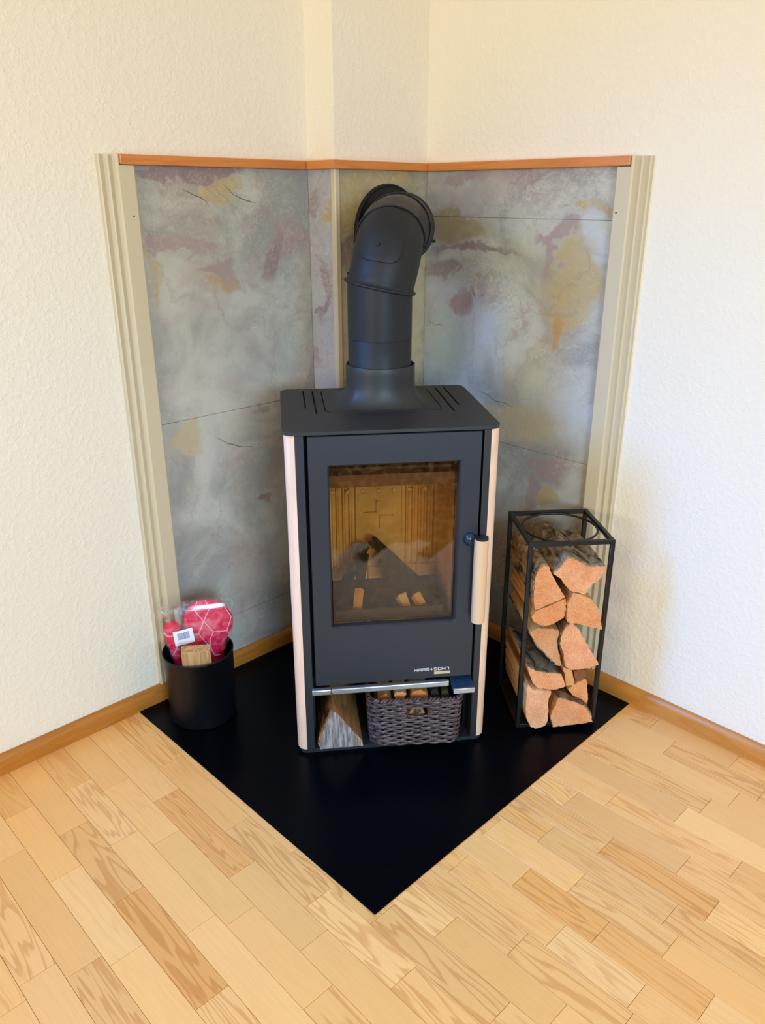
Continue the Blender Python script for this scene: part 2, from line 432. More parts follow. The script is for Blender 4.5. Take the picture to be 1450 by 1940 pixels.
# ------------------------------------------------------------------ setting: room shell
RX0, RX1, RY0, RZ = XL, 2.4, -2.6, 2.5
def struct(o): return tag(o, kind='structure')
T = 0.12
bm = bmesh.new(); add_box(bm, XL - T, RX1 + T, RY0 - T, YR + T, -0.12, -0.010)
floor = struct(link_mesh('floor', bm, M_SUB))
struct(box('ceiling', XL - T, RX1 + T, RY0 - T, YR + T, RZ, RZ + 0.1, M_CEIL))
CY, CX = 1.603, -1.845            # chimney casing in the corner: side plane and front plane
# left wall with its window opening (y -0.62..0.02, z 1.2..2.15)
bm = bmesh.new()
add_box(bm, XL - T, XL, 0.02, YR + T, 0, RZ); add_box(bm, XL - T, XL, RY0, -0.62, 0, RZ)
add_box(bm, XL - T, XL, -0.62, 0.02, 0, 1.2); add_box(bm, XL - T, XL, -0.62, 0.02, 2.15, RZ)
wall_left = struct(link_mesh('wall_left', bm, M_WALL))
bm = bmesh.new(); add_box(bm, XL, RX1 + T, YR, YR + T, 0, RZ)
wall_right = struct(link_mesh('wall_right', bm, M_WALL))
bm = bmesh.new(); add_box(bm, XL, CX, CY, YR, 0, RZ)
wall_chimney = struct(link_mesh('wall_chimney', bm, M_WALL))
bm = bmesh.new()   # wall behind the camera with a balcony door opening
add_box(bm, XL, -1.1, RY0 - T, RY0, 0, RZ); add_box(bm, 0.4, RX1, RY0 - T, RY0, 0, RZ); add_box(bm, -1.1, 0.4, RY0 - T, RY0, 2.3, RZ)
struct(link_mesh('wall_back', bm, M_WALL))
bm = bmesh.new()   # wall to the right of the camera with a window opening
add_box(bm, RX1, RX1 + T, RY0, -1.4, 0, RZ); add_box(bm, RX1, RX1 + T, 0.2, YR, 0, RZ)
add_box(bm, RX1, RX1 + T, -1.4, 0.2, 0, 0.85); add_box(bm, RX1, RX1 + T, -1.4, 0.2, 2.15, RZ)
struct(link_mesh('wall_front', bm, M_WALL))

# parquet strips (0.0748 m wide, running along the right wall)
PITCH, Y0 = 0.0748, 0.476
KNOWN = {4: [-1.681, -1.355, -1.044, -0.776], 3: [-1.569, -1.229, -0.967], 2: [-1.701, -1.439, -1.125], 0: [-1.625, -1.344, -1.006],
         1: [-1.768, -1.509, -1.166], -2: [-1.642, -1.243], -3: [-1.292], -1: [-1.774], 13: [-0.826, -0.521], 9: [-0.763, -0.558, -0.325],
         10: [-0.908, -0.666, -0.438], 12: [-0.679, -0.417], 8: [-0.619, -0.431], 7: [-0.663], 15: [-0.602, -0.34], 17: [-0.531], 18: [-0.488],
         6: [-0.795, -0.516]}
TINT = {(0, -1.344): (0.90, 0.79, 0.68), (1, -1.509): (1.03, 1.05, 1.06), (2, -1.701): (1.04, 1.06, 1.08), (9, -0.763): (0.95, 0.84, 0.70),
        (10, -0.908): (1.08, 1.10, 1.12), (13, -1.1): (1.08, 1.12, 1.16), (15, -0.602): (1.10, 1.16, 1.24), (3, -1.569): (0.94, 0.86, 0.78),
        (12, -0.679): (0.92, 0.82, 0.70), (1, -1.166): (1.06, 1.08, 1.12), (10, -0.438): (1.02, 1.0, 0.94), (9, -0.558): (0.96, 0.88, 0.76), (12, -0.417): (1.08, 1.12, 1.16)}
def under_plate(x0, x1, y0, y1): return x0 > -1.92 and x1 < -0.94 and y0 > 0.88
for row in range(-7, 21):
    y0 = Y0 + row * PITCH; y1 = y0 + PITCH
    if y0 >= YR - 0.022: break
    y1 = min(y1, YR - 0.004)
    xs = sorted(KNOWN.get(row, []))
    if not xs: xs = [-1.1 + rnd.uniform(-0.2, 0.2)]
    while xs[0] > XL + 0.24: xs.insert(0, xs[0] - rnd.uniform(0.24, 0.40))
    xs[0] = XL + 0.004 if xs[0] < XL + 0.1 else xs[0]
    if xs[0] > XL + 0.004: xs.insert(0, XL + 0.004)
    xmax = 0.35 if row < 12 else 0.15
    while xs[-1] < xmax: xs.append(xs[-1] + rnd.uniform(0.22, 0.42))
    # leave out what the frame cannot show
    for a, b in zip(xs[:-1], xs[1:]):
        if b - a < 0.02: continue
        t = b - a; cx, cy = (a + b) / 2, (y0 + y1) / 2
        if under_plate(a, b, y0, y1): continue
        # azimuth relative to the view axis: keep a margin round the picture
        ca, sa = cos(radians(45.85)), sin(radians(45.85))
        fwd = -cx * sa + cy * ca; side = cx * ca + cy * sa
        if fwd < 0.55 or abs(side) > 0.62 * fwd + 0.55: continue
        bm = bmesh.new(); g = 0.0004
        add_box(bm, -t / 2 + g, t / 2 - g, -(y1 - y0) / 2 + g, (y1 - y0) / 2 - g, -0.010, 0.0)
        ed = [e for e in bm.edges if all(v.co.z > -0.001 for v in e.verts)]
        bmesh.ops.bevel(bm, geom=ed, offset=0.0005, segments=1, affect='EDGES')
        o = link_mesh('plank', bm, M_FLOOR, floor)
        o.location = (cx, cy, 0)
        tint = None
        for (r_, x_), tv in TINT.items():
            if r_ == row and a - 0.02 <= x_ <= b - 0.05 and abs(a - x_) < 0.2: tint = tv
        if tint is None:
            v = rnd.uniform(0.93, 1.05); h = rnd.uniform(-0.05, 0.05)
            if rnd.random() < (0.55 if cx < -0.75 and cy < 0.75 else 0.14): v, h = rnd.uniform(1.03, 1.10), rnd.uniform(-0.16, -0.06)   # pale strips, more of them at the front left
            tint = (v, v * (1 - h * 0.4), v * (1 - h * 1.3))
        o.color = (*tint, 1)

# baseboards: oak, chamfered top edge
BPROF = [(0, 0), (0.020, 0), (0.020, 0.036), (0.015, 0.049), (0.008, 0.055), (0, 0.055)]
def baseboard(name, fn, t0, t1, m):
    bm = bmesh.new(); extrude_profile(bm, BPROF, fn, t0, t1)
    return struct(link_mesh(name, bm, m, smooth=True))
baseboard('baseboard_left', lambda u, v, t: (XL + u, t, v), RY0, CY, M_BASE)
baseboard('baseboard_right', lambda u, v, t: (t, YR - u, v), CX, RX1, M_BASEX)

# fluted pilaster casings left and right of the slate
FL = [(0, 0), (0, 0.012), (0.003, 0.015), (0.015, 0.011), (0.019, 0.019), (0.023, 0.021), (0.034, 0.016), (0.039, 0.027), (0.043, 0.030), (0.046, 0.030), (0.046, 0)]
FB = [(0.046, 0), (0.046, 0.030), (0.083, 0.030), (0.087, 0.027), (0.087, 0)]
def casing(name, fn):
    bm = bmesh.new()
    extrude_profile(bm, FL, fn, 0.056, 1.545); extrude_profile(bm, FB, fn, 0.056, 1.521)
    o = struct(link_mesh(name, bm, M_TRIM))
    return o
tl = casing('trim_1', lambda u, v, t: (XL + v, 0.947 + u, t))
tr = casing('trim_2', lambda u, v, t: (-1.072 - u, YR - v, t))
def nail(parent, loc, axis):
    bm = bmesh.new(); lathe(bm, [(0.0022, -0.002), (0.0022, 0.0006), (0.001, 0.0009)], 8, cap0=True, cap1=True)
    o = link_mesh('nail', bm, M_DARK, parent); o.location = loc
    o.rotation_euler = (0, radians(90), 0) if axis == 'x' else (radians(90), 0, 0)
nail(tl, (XL + 0.030, 1.017, 1.405), 'x'); nail(tr, (-1.147, YR - 0.030, 1.412), 'y')

# varnished rail on top of the slate, four mitred lengths
RP = 0.036; RZ0, RZ1 = 1.523, 1.546
def rail(name, corners, m):
    bm = bmesh.new()
    add_loft(bm, [[(x, y, RZ0) for x, y in corners], [(x, y, RZ0 + 0.004) for x, y in corners], [(x, y, RZ1) for x, y in corners]])
    struct(link_mesh(name, bm, m, bevel=0.002))
rail('trim_3', [(XL, 0.994), (XL + RP, 0.994), (XL + RP, CY - RP), (XL, CY)], M_RAIL)
rail('trim_4', [(XL, CY), (XL + RP, CY - RP), (CX + RP, CY - RP), (CX, CY)], M_RAILX)
rail('trim_5', [(CX, CY), (CX + RP, CY - RP), (CX + RP, YR - RP), (CX, YR)], M_RAIL)
rail('trim_6', [(CX, YR), (CX + RP, YR - RP), (-1.119, YR - RP), (-1.119, YR)], M_RAILX)
# corner bead on the chimney edge
bm = bmesh.new()
extrude_profile(bm, [(CX - 0.006, CY - 0.011), (CX + 0.008, CY - 0.011), (CX + 0.011, CY - 0.008), (CX + 0.011, CY + 0.006), (CX, CY + 0.006), (CX, CY), (CX - 0.006, CY)], lambda u, v, t: (u, v, t), 0.0, RZ0)
struct(link_mesh('trim_7', bm, M_TRIM))

# slate panels
ST = 0.008
def panel(parent, m, x0, x1, y0, y1, z0, z1):
    o = box('slate_panel', x0, x1, y0, y1, z0, z1, m, parent, bevel=0.0008, seg=1)
    return o
G = 0.0005
for z0, z1 in ((0.056, 0.188 - G), (0.188 + G, 0.860 - G), (0.860 + G, RZ0)):
    panel(wall_left, M_SL_L, XL, XL + ST, 1.034, CY - ST - 0.001, z0, z1)
for z0, z1 in ((0.056, 0.715 - G), (0.715 + G, 1.392 - G), (1.392 + G, RZ0)):
    panel(wall_right, M_SL_R, CX + ST + 0.001, -1.159, YR - ST, YR, z0, z1)
for z0, z1 in ((0.0, 0.300 - G), (0.300 + G, RZ0)):
    panel(wall_chimney, M_SL_A, XL, CX - 0.0062, CY - ST, CY, z0, z1)
    panel(wall_chimney, M_SL_B, CX, CX + ST, CY + 0.0062, YR, z0, z1)

def crack(parent, pts, axis):
    bm = bmesh.new(); rr = random.Random(len(pts) * 7 + int(abs(pts[0][0]) * 100)); q = []
    for a, b in zip(pts[:-1], pts[1:]):
        for j in range(5):
            t = j / 5; q.append((a[0] + (b[0] - a[0]) * t + rr.uniform(-1, 1) * 0.0012, a[1] + (b[1] - a[1]) * t + rr.uniform(-1, 1) * 0.0012))
    q.append(pts[-1])
    P3 = [(XL + ST, u, z) if axis == 'x' else (u, YR - ST, z) for u, z in q]
    n = len(P3); add_tube(bm, P3, [0.0011 * sin(pi * (0.1 + 0.8 * i / (n - 1))) for i in range(n)], 5)
    link_mesh('crack', bm, plain('slate_crack', (104, 92, 84), 0.9), parent)
crack(wall_left, [(1.300, 1.482), (1.330, 1.456), (1.362, 1.443), (1.385, 1.437), (1.415, 1.436)], 'x')
crack(wall_left, [(1.170, 1.470), (1.200, 1.456), (1.228, 1.448), (1.250, 1.430)], 'x')
crack(wall_left, [(1.215, 0.790), (1.250, 0.765), (1.300, 0.742), (1.345, 0.735)], 'x')
crack(wall_right, [(-1.815, 1.066), (-1.790, 1.056), (-1.765, 1.060), (-1.752, 1.058)], 'y')
crack(wall_right, [(-1.590, 0.866), (-1.555, 0.860), (-1.520, 0.846), (-1.480, 0.846), (-1.450, 0.838)], 'y')

# window and balcony door frames (behind the camera)
def frame_y(name, x0, x1, z0, z1, y0, y1, mid=True):
    bm = bmesh.new(); f = 0.06
    add_box(bm, x0, x0 + f, y0, y1, z0, z1); add_box(bm, x1 - f, x1, y0, y1, z0, z1)
    add_box(bm, x0 + f, x1 - f, y0, y1, z0, z0 + f); add_box(bm, x0 + f, x1 - f, y0, y1, z1 - f, z1)
    if mid: add_box(bm, (x0 + x1) / 2 - 0.04, (x0 + x1) / 2 + 0.04, y0, y1, z0 + f, z1 - f)
    struct(link_mesh(name, bm, M_FRAME))
frame_y('door_1', -1.1, 0.4, 0, 2.3, RY0 - 0.08, RY0 - 0.03)
def frame_x(name, y0, y1, z0, z1, x0, x1):
    bm = bmesh.new(); f = 0.05
    add_box(bm, x0, x1, y0, y0 + f, z0, z1); add_box(bm, x0, x1, y1 - f, y1, z0, z1)
    add_box(bm, x0, x1, y0 + f, y1 - f, z0, z0 + f); add_box(bm, x0, x1, y0 + f, y1 - f, z1 - f, z1)
    struct(link_mesh(name, bm, M_FRAME))
frame_x('window_1', -0.62, 0.02, 1.2, 2.15, XL - 0.09, XL - 0.04)
frame_x('window_2', -1.4, 0.2, 0.85, 2.15, RX1 + 0.04, RX1 + 0.09)

# ------------------------------------------------------------------ black floor plate
bm = bmesh.new()
pl = [(-1.944, 0.862), (-0.922, 0.872), (-0.934, 1.965), (-1.944, 1.965)]
PZ = 0.003
add_loft(bm, [[(x, y, 0.0002) for x, y in pl], [(x, y, PZ) for x, y in pl]])
tag(link_mesh('floor_plate', bm, M_PLATE, bevel=0.0008, seg=1), 'black steel hearth plate lying on the oak parquet under the stove', 'floor plate')

# ------------------------------------------------------------------ wood stove
SRZ = radians(53.15)
stove = empty('wood_stove', (-1.293, 1.299, PZ), SRZ, 'anthracite wood burning stove with maple side panels and glass door', 'stove')
# base plate, posts, carcass
bm = bmesh.new(); op = rrect(-0.262, 0.256, 0.004, 0.44, 0.02)
add_loft(bm, [[(x, y, 0) for x, y in op], [(x, y, 0.012) for x, y in op]])
link_mesh('base_plate', bm, M_STEEL, stove, smooth=True)
for s, x0, x1 in ((-1, -0.243, -0.221), (1, 0.220, 0.238)):
    box('front_post', x0, x1, 0.0, 0.06, 0.012, 0.921, M_STEEL, stove, bevel=0.0015)
    # maple side panel: rounded front edge, flat flank
    xo = x0 if s < 0 else x1
    wdt = 0.025
    prof = [(xo, 0.0005)]
    for i in range(9):
        a = radians(90 * i / 8); prof.append((xo + s * wdt * sin(a), 0.0005 + 0.03 * (1 - cos(a))))
    prof += [(xo + s * wdt, 0.43), (xo + s * (wdt - 0.016), 0.43), (xo + s * (wdt - 0.016), 0.05), (xo, 0.034)]
    bm = bmesh.new(); extrude_profile(bm, prof, lambda u, v, t: (u, v, t), 0.014, 0.921)
    link_mesh('side_panel', bm, M_MAPLE, stove, smooth=True)
bm = bmesh.new()
add_box(bm, -0.243, -0.215, 0.062, 0.43, 0.012, 0.921); add_box(bm, 0.212, 0.238, 0.062, 0.43, 0.012, 0.921)
add_box(bm, -0.215, 0.212, 0.415, 0.43, 0.012, 0.921)
add_box(bm, -0.215, 0.212, 0.045, 0.415, 0.216, 0.345)
add_box(bm, -0.215, 0.212, 0.045, 0.415, 0.862, 0.921)
add_box(bm, -0.215, -0.185, 0.045, 0.415, 0.345, 0.862); add_box(bm, 0.182, 0.212, 0.045, 0.415, 0.345, 0.862)
link_mesh('carcass', bm, M_DARK, stove)
# top plate with slots and an opening for the flue collar
def slot(x, y0, y1): return rrect(x - 0.0021, x + 0.0021, y0, y1, 0.002, 2)
hatch = rrect(-0.158, 0.150, 0.163, 0.425, 0.03, 6)
bm = bmesh.new()
plate_with_holes(bm, rrect(-0.272, 0.262, -0.006, 0.45, 0.028, 8),
                 [hatch, slot(-0.207, 0.222, 0.425), slot(-0.181, 0.160, 0.42), slot(0.176, 0.146, 0.42), slot(0.202, 0.210, 0.42)], 0.9225, 0.931)
link_mesh('top_plate', bm, M_TOP, stove, bevel=0.001, seg=1)
# flue collar: rounded plate blending into the pipe socket
PX, PY = -0.003, 0.272
h2 = rrect(-0.1555, 0.1475, 0.1655, 0.4225, 0.0275, 6)
rings = [[(x, y, 0.923) for x, y in h2], [(x, y, 0.9312) for x, y in h2]]
NB = len(h2)
def circ_like(r):      # circle points at the same polar angles as the outline
    return [(PX + r * (x - PX) / sqrt((x - PX) ** 2 + (y - PY) ** 2), PY + r * (y - PY) / sqrt((x - PX) ** 2 + (y - PY) ** 2)) for x, y in h2]
def dens(ring, k=3):   # densify so that the round socket stays round
    out = []
    for i in range(len(ring)):
        a, b = ring[i], ring[(i + 1) % len(ring)]
        for j in range(k): out.append(tuple(a[q] + (b[q] - a[q]) * j / k for q in range(len(a))))
    return out
hd = dens(h2, 3)
hd = [h2d for i, h2d in enumerate(hd) if i == 0 or (abs(h2d[0] - hd[i - 1][0]) + abs(h2d[1] - hd[i - 1][1])) > 1e-6]
def polar(r): return [(PX + r * cos(atan2(y - PY, x - PX)), PY + r * sin(atan2(y - PY, x - PX))) for x, y in hd]
rings = [[(x, y, 0.923) for x, y in hd], [(x, y, 0.9312) for x, y in hd]]
R0 = 0.093
for i in range(1, 15):
    t = i / 14.0
    zz = 0.9312 + 0.052 * (t ** 2.6); k = 1 - (1 - t) ** 1.0
    pr = polar(R0)
    kk = min(1.0, 1 - (1 - t) ** 1.35)
    rings.append([(hx + (px - hx) * kk, hy + (py - hy) * kk, zz) for (hx, hy), (px, py) in zip(hd, pr)])
pr = polar(R0)
for z in (1.00, 1.02, 1.034): rings.append([(x, y, z) for x, y in pr])
for r, z in ((0.0922, 1.036), (0.0905, 1.0365), (0.0890, 1.035), (0.0885, 1.02), (0.0885, 0.95)): rings.append([(x, y, z) for x, y in polar(r)])
bm = bmesh.new(); add_loft(bm, rings, True, False, True)
link_mesh('flue_collar', bm, M_TOP, stove, smooth=True, angle=40)

# door: frame with a window opening, bevelled towards the glass
DX0, DX1, DZ0, DZ1 = -0.213, 0.214, 0.222, 0.919
WX0, WX1, WZ0, WZ1 = -0.163, 0.161, 0.398, 0.842
bm = bmesh.new()
def rect_ring(x0, x1, z0, z1, y): return [(x0, y, z0), (x1, y, z0), (x1, y, z1), (x0, y, z1)]
def rring(x0, x1, z0, z1, r, y): return [(x, y, z) for x, z in rrect(x0, x1, z0, z1, r, 4)]
seq = [rring(WX0 + 0.003, WX1 - 0.003, WZ0 + 0.003, WZ1 - 0.003, 0.003, 0.036), rring(DX0, DX1, DZ0, DZ1, 0.002, 0.036),
       rring(DX0, DX1, DZ0, DZ1, 0.002, -0.002), rring(DX0 + 0.0015, DX1 - 0.0015, DZ0 + 0.0015, DZ1 - 0.0015, 0.002, -0.004),
       rring(WX0 - 0.004, WX1 + 0.004, WZ0 - 0.004, WZ1 + 0.004, 0.006, -0.004), rring(WX0, WX1, WZ0, WZ1, 0.004, 0.001),
       rring(WX0 + 0.003, WX1 - 0.003, WZ0 + 0.003, WZ1 - 0.003, 0.003, 0.036)]
add_loft(bm, seq, True, False, False)
bmesh.ops.remove_doubles(bm, verts=bm.verts[:], dist=1e-6)
door = link_mesh('door', bm, M_STEEL, stove)
box('glass_pane', WX0 + 0.0035, WX1 - 0.0035, 0.013, 0.017, WZ0 + 0.0035, WZ1 - 0.0035, M_GLASS, door)
# lettering, built stroke by stroke
def letters(word, x, z, wd, hgt, gap, m, parent, y):
    st = {'H': [((0, 0), (0, 1)), ((1, 0), (1, 1)), ((0, .5), (1, .5))], 'A': [((0, 0), (0, 1)), ((0, 1), (1, 1)), ((1, 1), (1, 0)), ((0, .45), (1, .45))],
          'S': [((1, 1), (0, 1)), ((0, 1), (0, .5)), ((0, .5), (1, .5)), ((1, .5), (1, 0)), ((1, 0), (0, 0))],
          'O': [((0, 0), (1, 0)), ((1, 0), (1, 1)), ((1, 1), (0, 1)), ((0, 1), (0, 0))], 'N': [((0, 0), (0, 1)), ((0, 1), (1, 1)), ((1, 1), (1, 0))],
          '+': [((.5, .1), (.5, .9)), ((0, .5), (1, .5))]}
    bm = bmesh.new(); th = 0.0007; cx = x
    for ch in word:
        for (a, b), (c, d) in st[ch]:
            xa, xb = sorted((cx + a * wd, cx + c * wd)); za, zb = sorted((z + b * hgt, z + d * hgt))
            add_box(bm, xa - th, xb + th, y - 0.0005, y + 0.0005, za - th, zb + th)
        cx += wd + gap
    return link_mesh('lettering', bm, m, parent)
letters('HAAS+SOHN', 0.0555, 0.2468, 0.0078, 0.0075, 0.0031, M_LET, door, -0.0042)
box('badge', 0.110, 0.1545, -0.0052, -0.0038, 0.2345, 0.2425, M_GOLD, door)
# aluminium strip under the door and the air lever beside it
for x0, x1 in ((-0.224, -0.1722), (-0.1705, 0.152)):
    box('trim_strip', x0, x1, -0.012, 0.004, 0.196, 0.213, M_SILVER, stove, bevel=0.003, seg=3)
bm = bmesh.new()
add_loft(bm, [[(0.156, 0.01, 0.205), (0.217, 0.01, 0.205), (0.217, 0.01, 0.214), (0.156, 0.01, 0.214)],
              [(0.158, -0.028, 0.190), (0.217, -0.028, 0.190), (0.217, -0.028, 0.199), (0.158, -0.028, 0.199)]])
lever = link_mesh('air_lever', bm, M_HUB, stove, bevel=0.0008, seg=1)
box('lever_cap', 0.160, 0.2185, -0.034, -0.0275, 0.1855, 0.2005, M_SILVER, lever, bevel=0.001)
# door handle: hub, maple grip, dark end cap
bm = bmesh.new()
bmesh.ops.create_uvsphere(bm, u_segments=20, v_segments=12, radius=1.0)
for v in bm.verts: v.co = Vector((v.co.x * 0.0145 + 0.191, v.co.y * 0.016 - 0.006, v.co.z * 0.019 + 0.634))
link_mesh('handle_hub', bm, M_HUB, door, smooth=True, angle=80)
gp = []
for i in range(15):
    a = radians(180 + 180 * i / 14); gp.append((0.2185 + 0.0175 * cos(a), -0.028 + 0.018 * sin(a)))
gp += [(0.236, -0.022), (0.201, -0.022)]
bm = bmesh.new(); extrude_profile(bm, gp, lambda u, v, t: (u, v, t), 0.405, 0.642)
handle = link_mesh('handle', bm, M_HANDLE, door, smooth=True)
bm = bmesh.new(); extrude_profile(bm, [(0.2185 + (u - 0.2185) * 0.97, -0.03 + (v + 0.03) * 0.97) for u, v in gp], lambda u, v, t: (u, v, t), 0.642, 0.648)
link_mesh('handle_cap', bm, M_DARK, handle)
box('handle_arm', 0.196, 0.212, -0.024, -0.004, 0.626, 0.640, M_DARK, handle)
# firebox: ribbed back board with the relief emblem, side boards, brick course, deflector, retaining bar
FB_Y = 0.302
bm = bmesh.new()
prof = [(-0.183, 0.03)]
x = -0.183
prof = [(x, FB_Y)]
ribs = []
ci = -0.178
while ci < 0.172:
    if not (-0.068 < ci + 0.009 < 0.062):
        prof += [(ci, FB_Y), (ci + 0.003, FB_Y + 0.010), (ci + 0.0115, FB_Y + 0.010), (ci + 0.0145, FB_Y)]
    ci += 0.0185
prof += [(0.180, FB_Y), (0.180, FB_Y + 0.03), (-0.183, FB_Y + 0.03)]
extrude_profile(bm, prof, lambda u, v, t: (u, v, t), 0.425, 0.862)
back = link_mesh('back_board', bm, M_VERM, stove)
bm = bmesh.new()
def brick_plus(bm, cx, cz, s):    # two interlocking angles
    t_ = s * 0.085
    def seg(x0, x1, z0, z1): add_box(bm, cx + x0 * s, cx + x1 * s, FB_Y - 0.007, FB_Y + 0.001, cz + z0 * s, cz + z1 * s)
    seg(-0.5, -0.02, 0.03, 0.10); seg(-0.09, -0.02, 0.10, 0.5); seg(0.02, 0.5, -0.10, -0.03); seg(0.02, 0.09, -0.5, -0.10)
brick_plus(bm, -0.004, 0.590, 0.086)
link_mesh('relief_emblem', bm, M_VERM, back)
for i, xx in enumerate((-0.137, -0.093, -0.049, -0.004, 0.041, 0.086, 0.131)):
    bm = bmesh.new(); lathe(bm, [(0.0072, 0), (0.0072, 0.004), (0.0052, 0.005), (0.0045, 0.001)], 12, cap0=True, cap1=True)
    o = link_mesh('air_nozzle', bm, M_STICK, back, smooth=True); o.rotation_euler = (radians(90), 0, 0); o.location = (xx, FB_Y - 0.0005, 0.662)
for i in range(5):
    x0 = -0.183 + i * 0.0727
    box('fire_brick', x0 + 0.0008, x0 + 0.0719, FB_Y - 0.006, FB_Y + 0.03, 0.385, 0.4245, M_VERM, stove, bevel=0.0015, seg=1)
for s, xx in ((-1, -0.1835), (1, 0.1805)):
    for zz0, zz1 in ((0.346, 0.45), (0.4515, 0.862)):
        bm = bmesh.new(); a, b = (xx - 0.001, xx + 0.012) if s < 0 else (xx - 0.012, xx + 0.001)
        add_box(bm, a, b, 0.05, FB_Y - 0.007, zz0, zz1)
        link_mesh('side_board', bm, M_VERM, stove, bevel=0.001, seg=1)
bm = bmesh.new()
gx0, gx1 = -0.170, 0.167
bm2 = None
add_loft(bm, [[(gx0, 0.05, 0.346), (gx1, 0.05, 0.346), (gx1, FB_Y - 0.007, 0.346), (gx0, FB_Y - 0.007, 0.346)], [(gx0, 0.05, 0.357), (gx1, 0.05, 0.357), (gx1, FB_Y - 0.007, 0.384), (gx0, FB_Y - 0.007, 0.384)]])
link_mesh('grate', bm, M_GRATE, stove)
bm = bmesh.new()
bmesh.ops.create_grid(bm, x_segments=36, y_segments=24, size=0.5)
rr = random.Random(3)
for v in bm.verts:
    e = min(1.0, (0.5 - abs(v.co.x)) * 8, (0.5 - abs(v.co.y)) * 8)
    v.co = Vector((v.co.x * 0.24 - 0.002, 0.185 + v.co.y * 0.15, 0.3725 + v.co.y * 0.0159 + max(0, e) * (0.002 + rr.random() * 0.010) - 0.002))
tag(link_mesh('ash_bed', bm, M_ASH, stove, smooth=True, angle=60), kind='stuff')
bm = bmesh.new()
extrude_profile(bm, [(0.038, 0.772), (0.046, 0.770), (0.070, 0.802), (0.062, 0.806), (0.040, 0.803)], lambda u, v, t: (t, u, v), -0.170, 0.167)
link_mesh('deflector', bm, M_GLASSFRAME, stove)
bm = bmesh.new()
extrude_profile(bm, [(0.072, 0.800), (0.296, 0.722), (0.296, 0.732), (0.072, 0.812)], lambda u, v, t: (t, u, v), -0.1685, 0.1665)
link_mesh('darkening_plate', bm, M_GRATE, stove)  # sloping plate added to keep the chamber dark above the deflector
box('retaining_bar', -0.151, 0.143, 0.060, 0.066, 0.378, 0.412, M_GRATE, stove, bevel=0.001, seg=1)

# charred logs inside the fire chamber (things of their own, resting on the ash and on each other)
def stick_log(name, p0, p1, w0, w1, label, cat, group, end_mat, side_mat=M_CHAR, pale=0, origin=None, rz=0.0, pz=PZ, seed=1, sides=5, tint=(1, 1, 1)):
    """split stick from p0 (front/lower end) to p1, local stove coordinates"""
    rr = random.Random(seed)
    a = Vector(p0); b = Vector(p1); ax = (b - a); L = ax.length
    prof = [(cos(2 * pi * i / sides + rr.uniform(-.3, .3)) * rr.uniform(.8, 1.15), sin(2 * pi * i / sides + rr.uniform(-.3, .3)) * rr.uniform(.8, 1.15)) for i in range(sides)]
    prof2 = []
    for i in range(sides):
        p, q = prof[i], prof[(i + 1) % sides]
        for j in range(3): prof2.append((p[0] + (q[0] - p[0]) * j / 3, p[1] + (q[1] - p[1]) * j / 3))
    bm = bmesh.new(); rings = []
    NR = 9
    for k in range(NR):
        t = k / (NR - 1); w = (w0 + (w1 - w0) * t) * (1 + rr.uniform(-.05, .05))
        rings.append([(u * w + rr.uniform(-1, 1) * w * .06, t * L, v * w + rr.uniform(-1, 1) * w * .06) for u, v in prof2])
    vr = add_loft(bm, rings, True, False, False, 0)
    for q_ in range(pale):
        for v_ in vr[q_]:
            for f in v_.link_faces:
                if any(x_ in vr[q_ + 1] for x_ in f.verts): f.material_index = 1
    f = bm.faces.new(vr[0][::-1]); f.material_index = 1
    f = bm.faces.new(vr[-1]); f.material_index = 0
    o = link_mesh(name, bm, [side_mat, end_mat], smooth=True, angle=28)
    loc = Matrix.Rotation(rz, 4, 'Z')
    q = ax.to_track_quat('Y', 'Z')
    o.rotation_euler = (loc.to_quaternion() @ q).to_euler()
    o.location = (Matrix.Translation(origin) @ loc) @ a
    o.color = (*tint, 1)
    tag(o, label, cat, group)
    return o
SO = Vector((-1.293, 1.299, PZ))
G_CH = 'charred logs inside the stove'
M_YEND = plain('unburnt_log_end', (236, 190, 116), 0.8, var=0.25, vscale=60)
fire = [((-0.092, 0.092, 0.388), (-0.060, 0.222, 0.500), 0.0125, 0.018, 'charred split log with yellow unburnt foot at left of the fire chamber', M_YEND, 3),
        ((-0.150, 0.105, 0.402), (-0.052, 0.255, 0.512), 0.018, 0.017, 'charred log lying against left side of the fire chamber', M_CHAR, 0),
        ((0.050, 0.092, 0.390), (0.006, 0.222, 0.486), 0.0145, 0.026, 'charred split log with pale sawn foot at right of the fire chamber', M_STICK, 2),
        ((0.136, 0.100, 0.406), (-0.030, 0.258, 0.530), 0.017, 0.016, 'long charred log leaning across the top of the fire chamber', M_CHAR, 0),
        ((0.092, 0.094, 0.394), (0.040, 0.215, 0.470), 0.015, 0.014, 'thin charred stick with rounded yellow foot under the long charred log', M_YEND, 2)]
for i, (a, b, w0, w1, lb, em, pl_n) in enumerate(fire):
    stick_log('charred_log', a, b, w0, w1, lb, 'log', G_CH, em, M_CHAR, pale=pl_n, origin=SO, rz=SRZ, seed=20 + i, sides=5)

